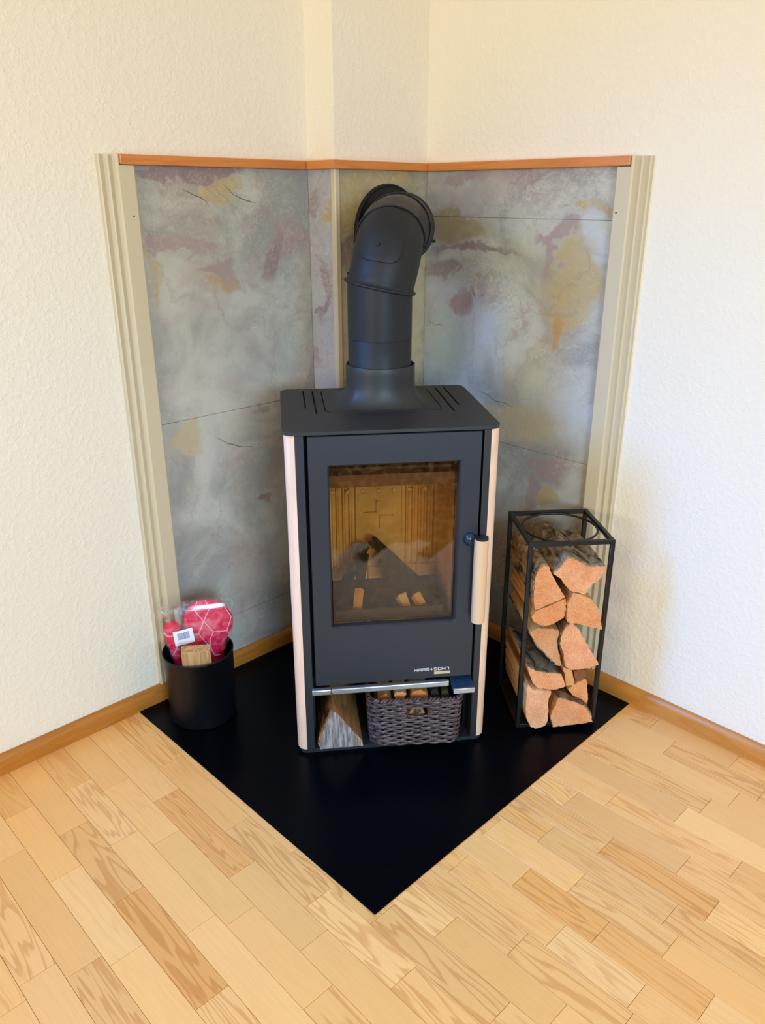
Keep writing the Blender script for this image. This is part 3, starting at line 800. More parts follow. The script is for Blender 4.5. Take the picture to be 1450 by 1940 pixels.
# ------------------------------------------------------------------ split log and wicker basket in the niche under the door
def wedge_log(name, poly, y0, y1, barks, endmat, label, cat, group, origin, rz, seed, tint=(1, 1, 1), grow=0.0, sidemat=None, jag=0.0016, btint=(1, 1, 1), ycut=0.0):
    """log with a traced cross-section (x, z) extruded from depth y0 to y1; barks = index ranges of edges that carry bark"""
    rr = random.Random(seed)
    pts = []; flag = []
    n = len(poly)
    for i in range(n):
        p, q = poly[i], poly[(i + 1) % n]
        L = sqrt((q[0] - p[0]) ** 2 + (q[1] - p[1]) ** 2); k = max(1, int(round(L / 0.009)))
        isb = any(a <= i <= b for a, b in barks)
        for j in range(k):
            t = j / k; pts.append((p[0] + (q[0] - p[0]) * t, p[1] + (q[1] - p[1]) * t)); flag.append(isb)
    cx = sum(p[0] for p in pts) / len(pts); cz = sum(p[1] for p in pts) / len(pts); zmin = min(p[1] for p in pts)
    N = len(pts); NR = 12
    ph = [rr.uniform(0, 6.28) for _ in range(N)]
    e0 = [rr.uniform(-1, 1) * jag for _ in range(N)]
    rings = []; jit = [(rr.uniform(-1, 1) * jag, rr.uniform(-1, 1) * jag) for _ in range(N)]
    for k in range(NR):
        t = k / (NR - 1); s = 1 + grow * t
        ring = []
        for i, (x, z) in enumerate(pts):
            d = sin(ph[i] + t * 4.0) * 0.0012 if 0 < k else 0
            xx = cx + (x - cx) * (s + d / 0.05) + jit[i][0]; zz = cz + (z - cz) * (s + d / 0.05) + jit[i][1]
            zz = max(zz, zmin)
            yy = y0 + (y1 - y0) * t + (e0[i] + ycut * (z - cz) if k == 0 else 0)
            ring.append((xx, yy, zz))
        rings.append(ring)
    bm = bmesh.new()
    vr = add_loft(bm, rings, True, False, False, 0)
    for ring, rev in ((vr[0], True), (vr[-1], False)):
        c = bm.verts.new((sum(v.co.x for v in ring) / N, sum(v.co.y for v in ring) / N, sum(v.co.z for v in ring) / N))
        # inset ring keeps concave outlines tidy: fan only if star-shaped, else n-gon
        bm.verts.remove(c)
        f = bm.faces.new(ring[::-1] if rev else ring); f.material_index = 1
    o = link_mesh(name, bm, [sidemat or M_SPLIT, endmat], smooth=True, angle=32)
    o.location = origin; o.rotation_euler = (0, 0, rz); o.color = (*tint, 1)
    tag(o, label, cat, group)
    # bark: a separate shell over the flagged edges
    if barks:
        bm = bmesh.new(); th = 0.0042
        runs = []; i = 0
        idx = [i for i in range(N) if flag[i]]
        start = [i for i in idx if not flag[i - 1]]
        if not start and idx: start = [0]
        for s0 in start:
            run = [s0]; i = s0
            while flag[i % N] and len(run) < N:
                i += 1; run.append(i % N)
            outer = []; inner = []
            for k in range(NR):
                ri = []; ro = []
                for m_, i in enumerate(run):
                    x, y, z = rings[k][i]
                    pm = rings[k][run[max(m_ - 1, 0)]]; pn = rings[k][run[min(m_ + 1, len(run) - 1)]]
                    tx, tz = pn[0] - pm[0], pn[2] - pm[2]; L = sqrt(tx * tx + tz * tz) or 1
                    nx, nz = tz / L, -tx / L
                    if nx * (x - cx) + nz * (z - cz) < 0: nx, nz = -nx, -nz
                    q = th * (0.55 + 0.75 * rr.random()) * (0.35 if m_ in (0, len(run) - 1) else 1)
                    yb = y + (0.002 if k == 0 else 0)
                    ri.append((x + nx * 0.0002, yb, z + nz * 0.0002)); ro.append((x + nx * q, yb, max(z + nz * q, zmin)))
                outer.append(ro); inner.append(ri)
            loops = [ri + ro[::-1] for ri, ro in zip(inner, outer)]
            add_loft(bm, loops, True, True, True, 0)
        b = link_mesh('bark', bm, M_BARK, o, smooth=True, angle=60); b.color = (*btint, 1)
    return o
NI = Vector((-1.293, 1.299, PZ))
wedge_log('split_log', [(-0.207, 0.0125), (-0.086, 0.0125), (-0.088, 0.028), (-0.112, 0.063), (-0.138, 0.098), (-0.158, 0.128), (-0.168, 0.136), (-0.176, 0.124), (-0.192, 0.088), (-0.206, 0.048), (-0.211, 0.026)],
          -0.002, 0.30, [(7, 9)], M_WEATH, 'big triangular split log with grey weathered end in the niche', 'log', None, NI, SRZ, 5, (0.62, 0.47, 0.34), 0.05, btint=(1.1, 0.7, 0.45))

BK = empty('wicker_basket', Vector((-1.293, 1.299, PZ + 0.0122)) + Matrix.Rotation(SRZ, 3, 'Z') @ Vector((0.066, 0.105, 0)), SRZ + radians(-3.5), 'dark brown wicker basket full of kindling in the niche', 'basket')
BW0, BW1, BD0, BD1, BH = 0.123, 0.131, 0.118, 0.126, 0.150
def bk_pt(s, t, off=0.0):
    """point on the basket wall: s = 0..1 round the rounded rectangle, t = height 0..1"""
    hx = BW0 + (BW1 - BW0) * t + off; hy = BD0 + (BD1 - BD0) * t + off; r = 0.035 + off
    per = [2 * (hx - r), pi * r / 2, 2 * (hy - r), pi * r / 2] * 2
    per = [2 * (hx - r), pi * r / 2, 2 * (hy - r), pi * r / 2, 2 * (hx - r), pi * r / 2, 2 * (hy - r), pi * r / 2]
    tot = sum(per); d = (s % 1.0) * tot
    segs = [(-1, 0), None, None, None]
    # start front-left going right along the front (y = -hy)
    if d < per[0]: return (-hx + r + d, -hy)
    d -= per[0]
    if d < per[1]: a = d / r; return (hx - r + r * sin(a), -hy + r - r * cos(a))
    d -= per[1]
    if d < per[2]: return (hx, -hy + r + d)
    d -= per[2]
    if d < per[3]: a = d / r; return (hx - r + r * cos(a), hy - r + r * sin(a))
    d -= per[3]
    if d < per[4]: return (hx - r - d, hy)
    d -= per[4]
    if d < per[5]: a = d / r; return (-hx + r - r * sin(a), hy - r + r * cos(a))
    d -= per[5]
    if d < per[6]: return (-hx, hy - r - d)
    d -= per[6]
    a = d / r; return (-hx + r - r * cos(a), -hy + r - r * sin(a))
NS, ROWS = 38, 19
bm = bmesh.new()
front_len = 2 * (BW1 - 0.035); tot_len = 2 * front_len + 4 * (pi * 0.035 / 2) + 4 * (BD1 - 0.035)
hole_c = [(0.5 - 0.062) * front_len / tot_len, (0.5 + 0.13) * front_len / tot_len]
hw = 0.0118 / tot_len
STK = NS * 2
for row in range(ROWS):
    t = (row + 0.6) / (ROWS + 0.4); z = t * BH
    seg = []
    cut = row in (13, 14, 15)
    wave = [(i / (STK * 2)) for i in range(STK * 2)]
    pts = []; segs_ = []
    for s in wave:
        ph = s * NS * pi + row * pi
        off = 0.0030 * cos(ph)
        inhole = cut and any(abs(s - c) < hw for c in hole_c)
        if inhole:
            if len(pts) > 1: segs_.append(pts)
            pts = []
        else:
            x, y = bk_pt(s, t, off); pts.append((x, y, z + 0.0008 * sin(s * 90 + row)))
    if len(pts) > 1: segs_.append(pts)
    if len(segs_) == 1 and not cut: add_tube(bm, segs_[0], 0.0036, 5, closed=True)
    else:
        if cut and len(segs_) > 1: segs_[-1] = segs_[-1] + [segs_[0][0]] if segs_[0][0] != segs_[-1][-1] else segs_[-1]
        for q in segs_: add_tube(bm, q, 0.0036, 5)
for c in hole_c:
    for e in (-1.05, 1.05):
        add_tube(bm, [(*bk_pt(c + e * hw, 0.6), BH * 0.6), (*bk_pt(c + e * hw, 0.85), BH * 0.88)], 0.0032, 5)
link = link_mesh('weave', bm, M_WICK, BK, smooth=True, angle=60); tag(link, kind='stuff')
bm = bmesh.new()
for k in range(NS):
    s = (k + 0.25) / NS
    if any(abs(s - c) < hw * 0.9 for c in hole_c): continue
    add_tube(bm, [(*bk_pt(s, 0.02), 0.003), (*bk_pt(s, 0.5), BH * 0.5), (*bk_pt(s, 0.98), BH * 0.99)], 0.0028, 5)
tag(link_mesh('stakes', bm, M_WICK, BK, smooth=True), kind='stuff')
bm = bmesh.new()
for ph in (0, 2 * pi / 3, 4 * pi / 3):
    pts = []
    for i in range(180):
        s = i / 180; a = s * 2 * pi * 30 + ph
        x, y = bk_pt(s, 1.0, 0.0042 * cos(a)); pts.append((x, y, BH + 0.003 + 0.0042 * sin(a)))
    add_tube(bm, pts, 0.0032, 5, closed=True)
link_mesh('rim_braid', bm, M_WICK, BK, smooth=True, angle=60)
bm = bmesh.new(); ob = [bk_pt(i / 48, 0, -0.004) for i in range(48)]
add_loft(bm, [[(x, y, 0.0) for x, y in ob], [(x, y, 0.005) for x, y in ob]])
link_mesh('basket_bottom', bm, M_WICK, BK)
# kindling in the basket, one piece after another
BKM = Matrix.Translation(BK.location) @ Matrix.Rotation(SRZ + radians(-3.5), 4, 'Z')
def kindling(c, hw_, hh, y0, y1, tint, label, seed, side=M_SPLIT, endm=M_CUT, tilt=0.0):
    rr = random.Random(seed)
    poly = [(hw_ * cos(2 * pi * i / 6 + .3) * rr.uniform(.8, 1.15), hh * sin(2 * pi * i / 6 + .3) * rr.uniform(.8, 1.15)) for i in range(6)]
    o = wedge_log('kindling_stick', poly, y0, y1, [], endm, label, 'kindling', 'kindling in the wicker basket', BKM @ Vector((c[0], 0, c[1])), SRZ + radians(-3.5) + tilt, seed, tint, 0.0, side, 0.0008)
    return o
kind = [((-0.085, 0.131), 0.024, 0.020, -0.090, 0.100, (0.95, 0.78, 0.52), 'golden split kindling at the left end of the basket'),
        ((-0.041, 0.150), 0.019, 0.014, -0.096, 0.100, (1.02, 0.95, 0.80), 'pale wedge of kindling lying on top beside the golden one'),
        ((-0.042, 0.115), 0.016, 0.018, -0.100, 0.095, (0.88, 0.78, 0.56), 'straw coloured kindling under the pale wedge'),
        ((0.010, 0.142), 0.029, 0.022, -0.092, 0.100, (0.90, 0.76, 0.50), 'thick honey coloured kindling in the middle of the basket'),
        ((0.004, 0.090), 0.026, 0.022, -0.104, 0.095, (0.95, 0.85, 0.64), 'cream kindling low behind the basket handle openings'),
        ((-0.055, 0.070), 0.026, 0.022, -0.104, 0.090, (0.86, 0.76, 0.58), 'straw coloured kindling at the bottom left of the basket')]
for i, (c, a, b, y0, y1, tn, lb) in enumerate(kind): kindling(c, a, b, y0, y1, tn, lb, 60 + i)
kindling((0.057, 0.140), 0.013, 0.024, -0.092, 0.095, (0.5, 0.4, 0.32), 'dark brown bark covered stick right of the honey coloured kindling', 71, M_CHAR, M_CHAR)
kindling((0.086, 0.138), 0.013, 0.024, -0.090, 0.095, (0.8, 0.9, 0.5), 'mossy green stick near the right end of the basket', 72, M_MOSS, M_MOSS)
kindling((0.060, 0.085), 0.026, 0.026, -0.100, 0.095, (0.8, 0.7, 0.5), 'brown kindling under the mossy stick in the basket', 73)

# ------------------------------------------------------------------ stove pipe
P = Vector((-1.513, 1.459, 0))
ca, sa = cos(radians(45.85)), sin(radians(45.85))
RV, BV, UV = Vector((ca, sa, 0)), Vector((-sa, ca, 0)), Vector((0, 0, 1))
pipe = empty('stove_pipe', (P.x, P.y, 1.0), 0, 'matt black flue pipe with elbow rising from the stove into the chimney wall', 'stove pipe')
def rel(v): return v - Vector((P.x, P.y, 1.0))
bm = bmesh.new()
lathe(bm, [(0.0835, -0.035), (0.0838, 0.1035), (0.0828, 0.1045), (0.0828, 0.1060), (0.0842, 0.1070), (0.0842, 0.27)], 64)
o = link_mesh('straight_pipe', bm, M_PIPE, pipe, smooth=True, angle=50)
# elbow: circles (centre as right, back, up from the pipe axis; plane normal)
def ring_at(c, nrm, r, n=64):
    cw = P + RV * c[0] + BV * c[1] + UV * c[2]
    nv = (RV * nrm[0] + BV * nrm[1] + UV * nrm[2]).normalized()
    u = (RV - nv * RV.dot(nv)).normalized(); v = nv.cross(u)
    return [cw + (u * cos(2 * pi * i / n) + v * sin(2 * pi * i / n)) * r for i in range(n)]
J = [((0.000, 0.000, 1.236), (0.20, 0.02, 0.98)), ((0.005, 0.000, 1.254), (0.20, 0.05, 0.98)), ((0.013, 0.006, 1.285), (0.17, 0.20, 0.95)), ((0.021, 0.016, 1.320), (0.12, 0.58, 0.78)),
     ((0.027, 0.036, 1.350), (0.02, 0.90, 0.42))]
def lerp(a, b, t): return tuple(x + (y - x) * t for x, y in zip(a, b))
def seg_rings(js, r, sub=5):
    out = []
    for (c0, n0), (c1, n1) in zip(js[:-1], js[1:]):
        for k in range(sub): out.append((lerp(c0, c1, k / sub), lerp(n0, n1, k / sub)))
    out.append(js[-1]); return out
RE = 0.0865
lower = seg_rings(J, RE)
bm = bmesh.new()
def rprof(i, n): # flared foot of the elbow
    t = i / n
    return RE + 0.005 * max(0, 1 - t * 9)
add_loft(bm, [[rel(p) for p in ring_at(c, nn, rprof(i, len(lower)))] for i, (c, nn) in enumerate(lower)], True, False, False)
elbow = link_mesh('elbow', bm, M_PIPE, pipe, smooth=True, angle=50)
bm = bmesh.new(); add_tube(bm, [rel(p) for p in ring_at(J[0][0], J[0][1], 0.0905, 64)], 0.0042, 8, closed=True)
link_mesh('rolled_rim', bm, M_PIPE, elbow, smooth=True, angle=80)
J2 = [J[-1], ((0.036, 0.085, 1.366), (0.02, 0.97, 0.22)), ((0.046, 0.135, 1.370), (0.0, 1.0, 0.06))]
J3 = [J2[-1], ((0.056, 0.185, 1.370), (-0.10, 1.0, 0.0)), ((0.062, 0.240, 1.369), (-0.22, 0.97, -0.02))]
def ring_seg(js, r, name):
    bm = bmesh.new(); add_loft(bm, [[rel(p) for p in ring_at(c, nn, r)] for c, nn in seg_rings(js, r, 4)], True, False, False)
    o = link_mesh(name, bm, M_PIPE, pipe, smooth=True, angle=50)
    bm = bmesh.new(); add_tube(bm, [rel(p) for p in ring_at(js[0][0], js[0][1], r + 0.0008)], 0.0022, 6, closed=True)
    link_mesh('joint_bead', bm, M_PIPE, o, smooth=True, angle=80)
    return o
ring_seg(J2, 0.0875, 'elbow_segment'); s3 = ring_seg(J3, 0.0890, 'elbow_segment')
bm = bmesh.new(); add_tube(bm, [rel(p) for p in ring_at(J3[-1][0], J3[-1][1], 0.0905)], 0.0038, 8, closed=True)
link_mesh('rolled_rim', bm, M_PIPE, s3, smooth=True, angle=80)
rc = Vector((CX + ST, 1.803, 1.349))
def ring_dir(c, nrm, r, n=64):
    nv = Vector(nrm).normalized(); u = Vector((0, 1, 0)); u = (u - nv * u.dot(nv)).normalized(); v = nv.cross(u)
    return [c + (u * cos(2 * pi * i / n) + v * sin(2 * pi * i / n)) * r for i in range(n)]
e0 = (0.062, 0.236, 1.369)
r0 = ring_at(e0, (-0.22, 0.97, 0), 0.0845)
c2 = P + RV * e0[0] + BV * e0[1] + UV * e0[2]
dirv = (rc - c2).normalized()
lastr = []
for p in r0:
    t = (CX + ST + 0.002 - p.x) / dirv.x; lastr.append(rel(p + dirv * t))
bm = bmesh.new(); add_loft(bm, [[rel(p) for p in r0], lastr], True, False, False)
link_mesh('wall_pipe', bm, M_PIPE, pipe, smooth=True, angle=50)
# round wall plate (rosette) with rolled rim
bm = bmesh.new()
prof = [(0.07, 0.0105), (0.100, 0.0105), (0.118, 0.009), (0.128, 0.009), (0.133, 0.013), (0.1365, 0.013), (0.138, 0.008), (0.138, 0.0005), (0.07, 0.0005)]
add_loft(bm, [[rel(p) for p in ring_dir(rc + Vector((hh, 0, 0)), (1, 0, 0), r)] for r, hh in prof + prof[:1]], True, False, False)
link_mesh('wall_rosette', bm, M_PIPE, pipe, smooth=True, angle=35)
# inspection cover on the front of the elbow, following its surface
ringsW = [[rel(p) for p in ring_at(c, nn, RE)] for c, nn in lower]
cens = [rel(P + RV * c[0] + BV * c[1] + UV * c[2]) for c, nn in lower]
def surf(a, t, off):
    n = len(ringsW) - 1; ft = max(0, min(0.9999, t)) * n; i = int(ft); f = ft - i
    k = (a / (2 * pi)) * 64; j = int(math.floor(k)); g = k - j
    def at(i_): return ringsW[i_][j % 64].lerp(ringsW[i_][(j + 1) % 64], g)
    p = at(i).lerp(at(i + 1), f); c = cens[i].lerp(cens[i + 1], f)
    d = (p - c).normalized()
    return p + d * off
# front of the elbow faces the room: angle of -back direction
A0 = 1.5 * pi
best = None
for k in range(64):
    p = ring_at(lower[10][0], lower[10][1], 1.0)[k]
    d = (p - (P + RV * lower[10][0][0] + BV * lower[10][0][1] + UV * lower[10][0][2]))
    s = -d.dot(BV) - 0.10 * d.dot(RV)
    if best is None or s > best[0]: best = (s, k)
A0 = 2 * pi * best[1] / 64 
sgn = 1 if (ring_at(lower[10][0], lower[10][1], 1.0)[(best[1] + 3) % 64] - ring_at(lower[10][0], lower[10][1], 1.0)[best[1]]).dot(RV) > 0 else -1
def cover_outline(n=48):
    out = []
    for i in range(n):
        a = 2 * pi * i / n
        u = cos(a); v = sin(a)
        e = 0.62
        uu = math.copysign(abs(u) ** e, u); vv = math.copysign(abs(v) ** e, v)
        wv = 1.0 if vv < 0 else 1.0 - 0.0 * vv
        out.append((-0.10 + 0.70 * uu * wv, 0.735 + 0.25 * vv))
    return out
oc = cover_outline()
def cover_pt(s, q, off):
    da, t = oc[q]; c = (-0.10, 0.72)
    return surf(A0 + sgn * (c[0] + (da - c[0]) * s), c[1] + (t - c[1]) * s, off)
bm = bmesh.new()
rs = [[cover_pt(1.0, q, 0.0002) for q in range(48)], [cover_pt(1.0, q, 0.0022) for q in range(48)], [cover_pt(0.985, q, 0.0034) for q in range(48)]] + [[cover_pt(s, q, 0.0036) for q in range(48)] for s in (0.95, 0.8, 0.6, 0.4, 0.2, 0.04)]
add_loft(bm, rs, True, False, True)
cover = link_mesh('inspection_cover', bm, M_PIPE, pipe, smooth=True, angle=30)
bm = bmesh.new(); add_tube(bm, [cover_pt(1.012, q, 0.0004) for q in range(48)], 0.0011, 6, closed=True)
link_mesh('cover_seam', bm, M_DARK, cover)
bm = bmesh.new(); pS = surf(A0 + sgn * -0.14, 0.63, 0.0036); pN = (surf(A0 + sgn * -0.14, 0.63, 0.02) - pS).normalized()
bmesh.ops.create_cone(bm, cap_ends=True, segments=16, radius1=0.0058, radius2=0.0045, depth=0.004)
q = pN.to_track_quat('Z', 'Y')
for v in bm.verts: v.co = q @ v.co + pS + pN * 0.001
link_mesh('screw', bm, M_DARK, cover, smooth=True)
# lug on the right of the rear ring
lp = ring_at(J3[-1][0], J3[-1][1], 0.094, 64)
best = max(range(64), key=lambda k: (lp[k] - P).dot(RV) - 0.35 * (lp[k].z - 1.365))
bm = bmesh.new(); add_tube(bm, [rel(lp[best]), rel(lp[best] + RV * 0.010 + UV * 0.002)], 0.004, 8)
link_mesh('clamp_lug', bm, M_DARK, s3)

# ------------------------------------------------------------------ log rack and its logs
RO = Vector((-1.104, 1.624, PZ)); RRZ = atan2(0.779, 0.627)
rack = empty('log_rack', RO, RRZ, 'black square metal log rack with a ring on top, beside the stove', 'log rack')
RWd, RDp, RHt, RT = 0.225, 0.222, 0.592, 0.012
for x in (0, RWd):
    for y in (0, RDp): box('leg', x - RT / 2, x + RT / 2, y - RT / 2, y + RT / 2, 0.0, RHt - RT, M_RACK, rack, bevel=0.0012, seg=1)
for z in (RHt - RT, 0.0):
    for y in (0, RDp): box('rail', -RT / 2 + (RT if z == 0 else 0), RWd + RT / 2 - (RT if z == 0 else 0), y - RT / 2, y + RT / 2, z, z + RT, M_RACK, rack, bevel=0.0012, seg=1)
    for x in (0, RWd): box('rail', x - RT / 2, x + RT / 2, RT / 2, RDp - RT / 2, z, z + RT, M_RACK, rack, bevel=0.0012, seg=1)
bm = bmesh.new(); add_tube(bm, [(RWd / 2 + 0.1035 * cos(a), RDp / 2 + 0.1035 * sin(a), RHt - 0.007) for a in [2 * pi * i / 56 for i in range(56)]], 0.0032, 8, closed=True)
link_mesh('pot_ring', bm, M_RACK, rack, smooth=True, angle=80)
box('base_tray', RT / 2, RWd - RT / 2, RT / 2, RDp - RT / 2, 0.006, 0.0118, M_RACK, rack)

LOGS = {
'a': (-0.03, [(0.0967, 0.5562), (0.115, 0.5515), (0.1379, 0.5363), (0.1581, 0.5264), (0.1771, 0.5289), (0.2009, 0.5271), (0.1981, 0.5129), (0.1906, 0.4923), (0.1752, 0.4772), (0.1643, 0.4645), (0.1494, 0.4426), (0.1291, 0.4516), (0.109, 0.4592), (0.0933, 0.4732), (0.0818, 0.4947), (0.0589, 0.5101), (0.0764, 0.5288), (0.0866, 0.5489)]),
'b': (-0.03, [(0.0399, 0.5381), (0.0483, 0.5223), (0.0568, 0.5063), (0.0765, 0.4714), (0.0963, 0.4386), (0.0614, 0.4203), (0.0178, 0.4037), (0.007, 0.435), (0.002, 0.4723), (0.0041, 0.5088), (0.0171, 0.5263), (0.0294, 0.536)]),
'c': (-0.025, [(0.0985, 0.4318), (0.1029, 0.4168), (0.1036, 0.3924), (0.0999, 0.3736), (0.0825, 0.3608), (0.0563, 0.3498), (0.0339, 0.353), (0.0133, 0.3672), (0.0039, 0.3786), (0.0196, 0.3973), (0.0634, 0.414)]),
'd': (-0.03, [(0.117, 0.4509), (0.1496, 0.4413), (0.173, 0.4268), (0.1897, 0.4071), (0.2013, 0.3793), (0.2109, 0.3306), (0.1816, 0.3419), (0.1382, 0.3552), (0.1132, 0.3579), (0.1064, 0.3651), (0.1060, 0.3952), (0.1058, 0.4195)]),
'e': (-0.02, [(0.0044, 0.3265), (0.0269, 0.3362), (0.0731, 0.3372), (0.094, 0.3288), (0.0909, 0.3043), (0.092, 0.2749), (0.1004, 0.2507), (0.107, 0.219), (0.0988, 0.2165), (0.0758, 0.2403), (0.0529, 0.2653), (0.0244, 0.2992)]),
'f': (-0.03, [(0.125, 0.3559), (0.1449, 0.3362), (0.1636, 0.3033), (0.1826, 0.27), (0.2041, 0.239), (0.2113, 0.2207), (0.1886, 0.21), (0.1543, 0.209), (0.1307, 0.2075), (0.1164, 0.2203), (0.1084, 0.2567), (0.0954, 0.2927), (0.0971, 0.3216), (0.1081, 0.3439)]),
'g': (-0.025, [(0.0066, 0.2207), (0.0351, 0.2055), (0.0672, 0.1975), (0.11, 0.1904), (0.1172, 0.1686), (0.1228, 0.1499), (0.0985, 0.1402), (0.0448, 0.1477), (0.0275, 0.1671), (0.0148, 0.1962)]),
'h': (-0.035, [(0.0085, 0.1733), (0.0285, 0.1505), (0.0634, 0.1427), (0.0815, 0.1393), (0.0758, 0.1198), (0.0763, 0.0794), (0.0795, 0.0323), (0.0735, 0.0222), (0.0451, 0.0125), (0.0301, 0.0202), (0.0173, 0.0457), (0.0103, 0.0839), (0.0075, 0.1214)]),
'i': (-0.03, [(0.1041, 0.1156), (0.1203, 0.112), (0.1481, 0.1008), (0.1735, 0.0882), (0.194, 0.0712), (0.2102, 0.0438), (0.2149, 0.0233), (0.1823, 0.0190), (0.142, 0.0152), (0.0987, 0.0125), (0.0871, 0.0447), (0.0918, 0.0716), (0.0995, 0.093)]),
'j': (-0.005, [(0.1409, 0.1228), (0.1607, 0.1423), (0.1917, 0.1548), (0.1968, 0.1379), (0.2045, 0.0683), (0.1854, 0.0852), (0.1567, 0.1023)]),
'k': (0.0, [(0.1536, 0.1789), (0.1665, 0.1843), (0.1853, 0.1847), (0.1919, 0.172), (0.1904, 0.1598), (0.1805, 0.1511), (0.1649, 0.1463), (0.1588, 0.1587)]),
'l': (-0.005, [(0.1202, 0.1981), (0.1459, 0.1873), (0.1513, 0.1716), (0.1573, 0.1464), (0.157, 0.1352), (0.1478, 0.1363), (0.1344, 0.1366), (0.1278, 0.1608)]),
}
LI = {  # bark edges, tint of the wood, label, bark tint
'a': ([(0, 4), (15, 17)], (1.03, 1.0, 1.0), 'split log with curved bark on top, uppermost at the right of the rack', (1, 1, 1)),
'b': ([(7, 11)], (1.0, 0.94, 0.86), 'quarter log with rounded bark, uppermost at the left of the rack', (1.1, 1.05, 1.0)),
'c': ([], (1.0, 0.92, 0.80), 'flat rounded log wedged under the upper left quarter log', (1, 1, 1)),
'd': ([], (1.0, 0.94, 0.84), 'fan shaped split log under the uppermost right log', (1, 1, 1)),
'e': ([(8, 11)], (0.86, 0.88, 0.84), 'pale triangular log pointing down in the middle of the rack', (0.9, 0.9, 0.9)),
'f': ([(10, 13)], (1.04, 1.0, 1.06), 'tall pinkish log with a frayed edge below the fan shaped log', (0.7, 0.55, 0.45)),
'g': ([(0, 2)], (1.04, 0.98, 0.94), 'wide flat log with grey bark on top, low at the left of the rack', (0.85, 0.88, 0.95)),
'h': ([], (1.10, 1.16, 1.26), 'pale tall log standing out lowest at the left of the rack', (1, 1, 1)),
'i': ([(0, 4)], (1.03, 0.98, 0.96), 'low dome shaped log with thin bark, lowest at the right of the rack', (0.8, 0.62, 0.5)),
'j': ([], (1.0, 0.90, 0.74), 'tan split log set back above the lowest right log', (1, 1, 1)),
'k': ([(0, 7)], (0.34, 0.27, 0.22), 'dark round branch end set back below the pinkish log', (0.6, 0.5, 0.45)),
'l': ([], (1.06, 1.04, 0.92), 'pale splintered log end beside the wide flat log', (1, 1, 1)),
}
for i, (kx, (off, poly)) in enumerate(LOGS.items()):
    bk, tn, lb, bt = LI[kx]
    poly = [(min(max(x, 0.0095), 0.2155), z) for x, z in poly]   # between the legs
    wedge_log('firewood_log', poly, off, 0.215 if kx not in 'jkl' else 0.20, bk, M_CUT, lb, 'firewood', 'split logs in the rack', RO, RRZ, 100 + i, tn, 0.0, None, 0.0015, bt, rnd.uniform(-0.05, 0.05))

# ------------------------------------------------------------------ black bin with its contents
BC = Vector((-1.812, 1.005, PZ))
bin_ = empty('black_bin', BC, 0, 'round matt black bin holding a packed red oven glove, by the left wall', 'bin')
bm = bmesh.new()
lathe(bm, [(0.0, 0.0), (0.094, 0.0), (0.097, 0.003), (0.101, 0.213), (0.1025, 0.215), (0.1025, 0.218), (0.100, 0.2185), (0.0985, 0.216), (0.0945, 0.006), (0.0, 0.006)], 72)
bmesh.ops.remove_doubles(bm, verts=bm.verts[:], dist=1e-6)
link_mesh('bin_body', bm, M_BIN, bin_, smooth=True, angle=40)
bm = bmesh.new(); add_tube(bm, [(0.1005 * cos(a), 0.1005 * sin(a), 0.2175) for a in [2 * pi * i / 64 for i in range(64)]], 0.0022, 6, closed=True)
link_mesh('bin_rim', bm, M_BIN, bin_, smooth=True, angle=80)
# local frame in the bin: x = right, y = away from the room, z up
BRZ = atan2(0.875, 0.485)
def resample(poly, step):
    out = []
    for i in range(len(poly)):
        p, q = poly[i], poly[(i + 1) % len(poly)]; L = sqrt((p[0] - q[0]) ** 2 + (p[1] - q[1]) ** 2); k = max(1, int(L / step))
        for j in range(k): out.append((p[0] + (q[0] - p[0]) * j / k, p[1] + (q[1] - p[1]) * j / k))
    return out
def chaikin(poly, it=2):
    for _ in range(it):
        o = []
        for i in range(len(poly)):
            p, q = poly[i], poly[(i + 1) % len(poly)]
            o += [(p[0] * .75 + q[0] * .25, p[1] * .75 + q[1] * .25), (p[0] * .25 + q[0] * .75, p[1] * .25 + q[1] * .75)]
        poly = o
    return poly
class Pillow:
    def __init__(s, poly, H, yc, wr=0.0, seed=0):
        s.poly = poly; s.c = (sum(p[0] for p in poly) / len(poly), sum(p[1] for p in poly) / len(poly)); s.H = H; s.yc = yc; s.wr = wr
        rr = random.Random(seed); s.ph = [(rr.uniform(0, 6), rr.uniform(60, 160), rr.uniform(0, 6.28)) for _ in range(5)]
    def R(s, ang):
        best = 0.0
        c = s.c; d = (cos(ang), sin(ang)); n = len(s.poly)
        for i in range(n):
            p, q = s.poly[i], s.poly[(i + 1) % n]
            ax, az = p[0] - c[0], p[1] - c[1]; bx, bz = q[0] - p[0], q[1] - p[1]
            den = d[0] * bz - d[1] * bx
            if abs(den) < 1e-12: continue
            t = (ax * bz - az * bx) / den; u = (ax * d[1] - az * d[0]) / den
            if t > 0 and -1e-9 <= u <= 1 + 1e-9: best = max(best, t)
        return best
    def h(s, x, z):
        dx, dz = x - s.c[0], z - s.c[1]; r = sqrt(dx * dx + dz * dz)
        if r < 1e-6: t = 0
        else: t = min(1.0, r / max(s.R(atan2(dz, dx)), 1e-6))
        w = sum(sin(x * f * cos(a) + z * f * sin(a) + p) for p, f, a in s.ph) / 5 * s.wr * (1 - t * 0.4)
        return s.H * (1 - t ** 2.6) ** 0.55 + w
    def mesh(s, levels=(1.0, 0.97, 0.9, 0.78, 0.62, 0.45, 0.28, 0.1)):
        bm = bmesh.new(); rings = []
        def ring(f, side): return [(s.c[0] + (x - s.c[0]) * f, s.yc + side * s.h(s.c[0] + (x - s.c[0]) * f, s.c[1] + (z - s.c[1]) * f), s.c[1] + (z - s.c[1]) * f) for x, z in s.poly]
        rings = [ring(f, 1) for f in levels[::-1]] + [ring(f, -1) for f in levels[1:]]
        add_loft(bm, rings, True, True, True); return bm
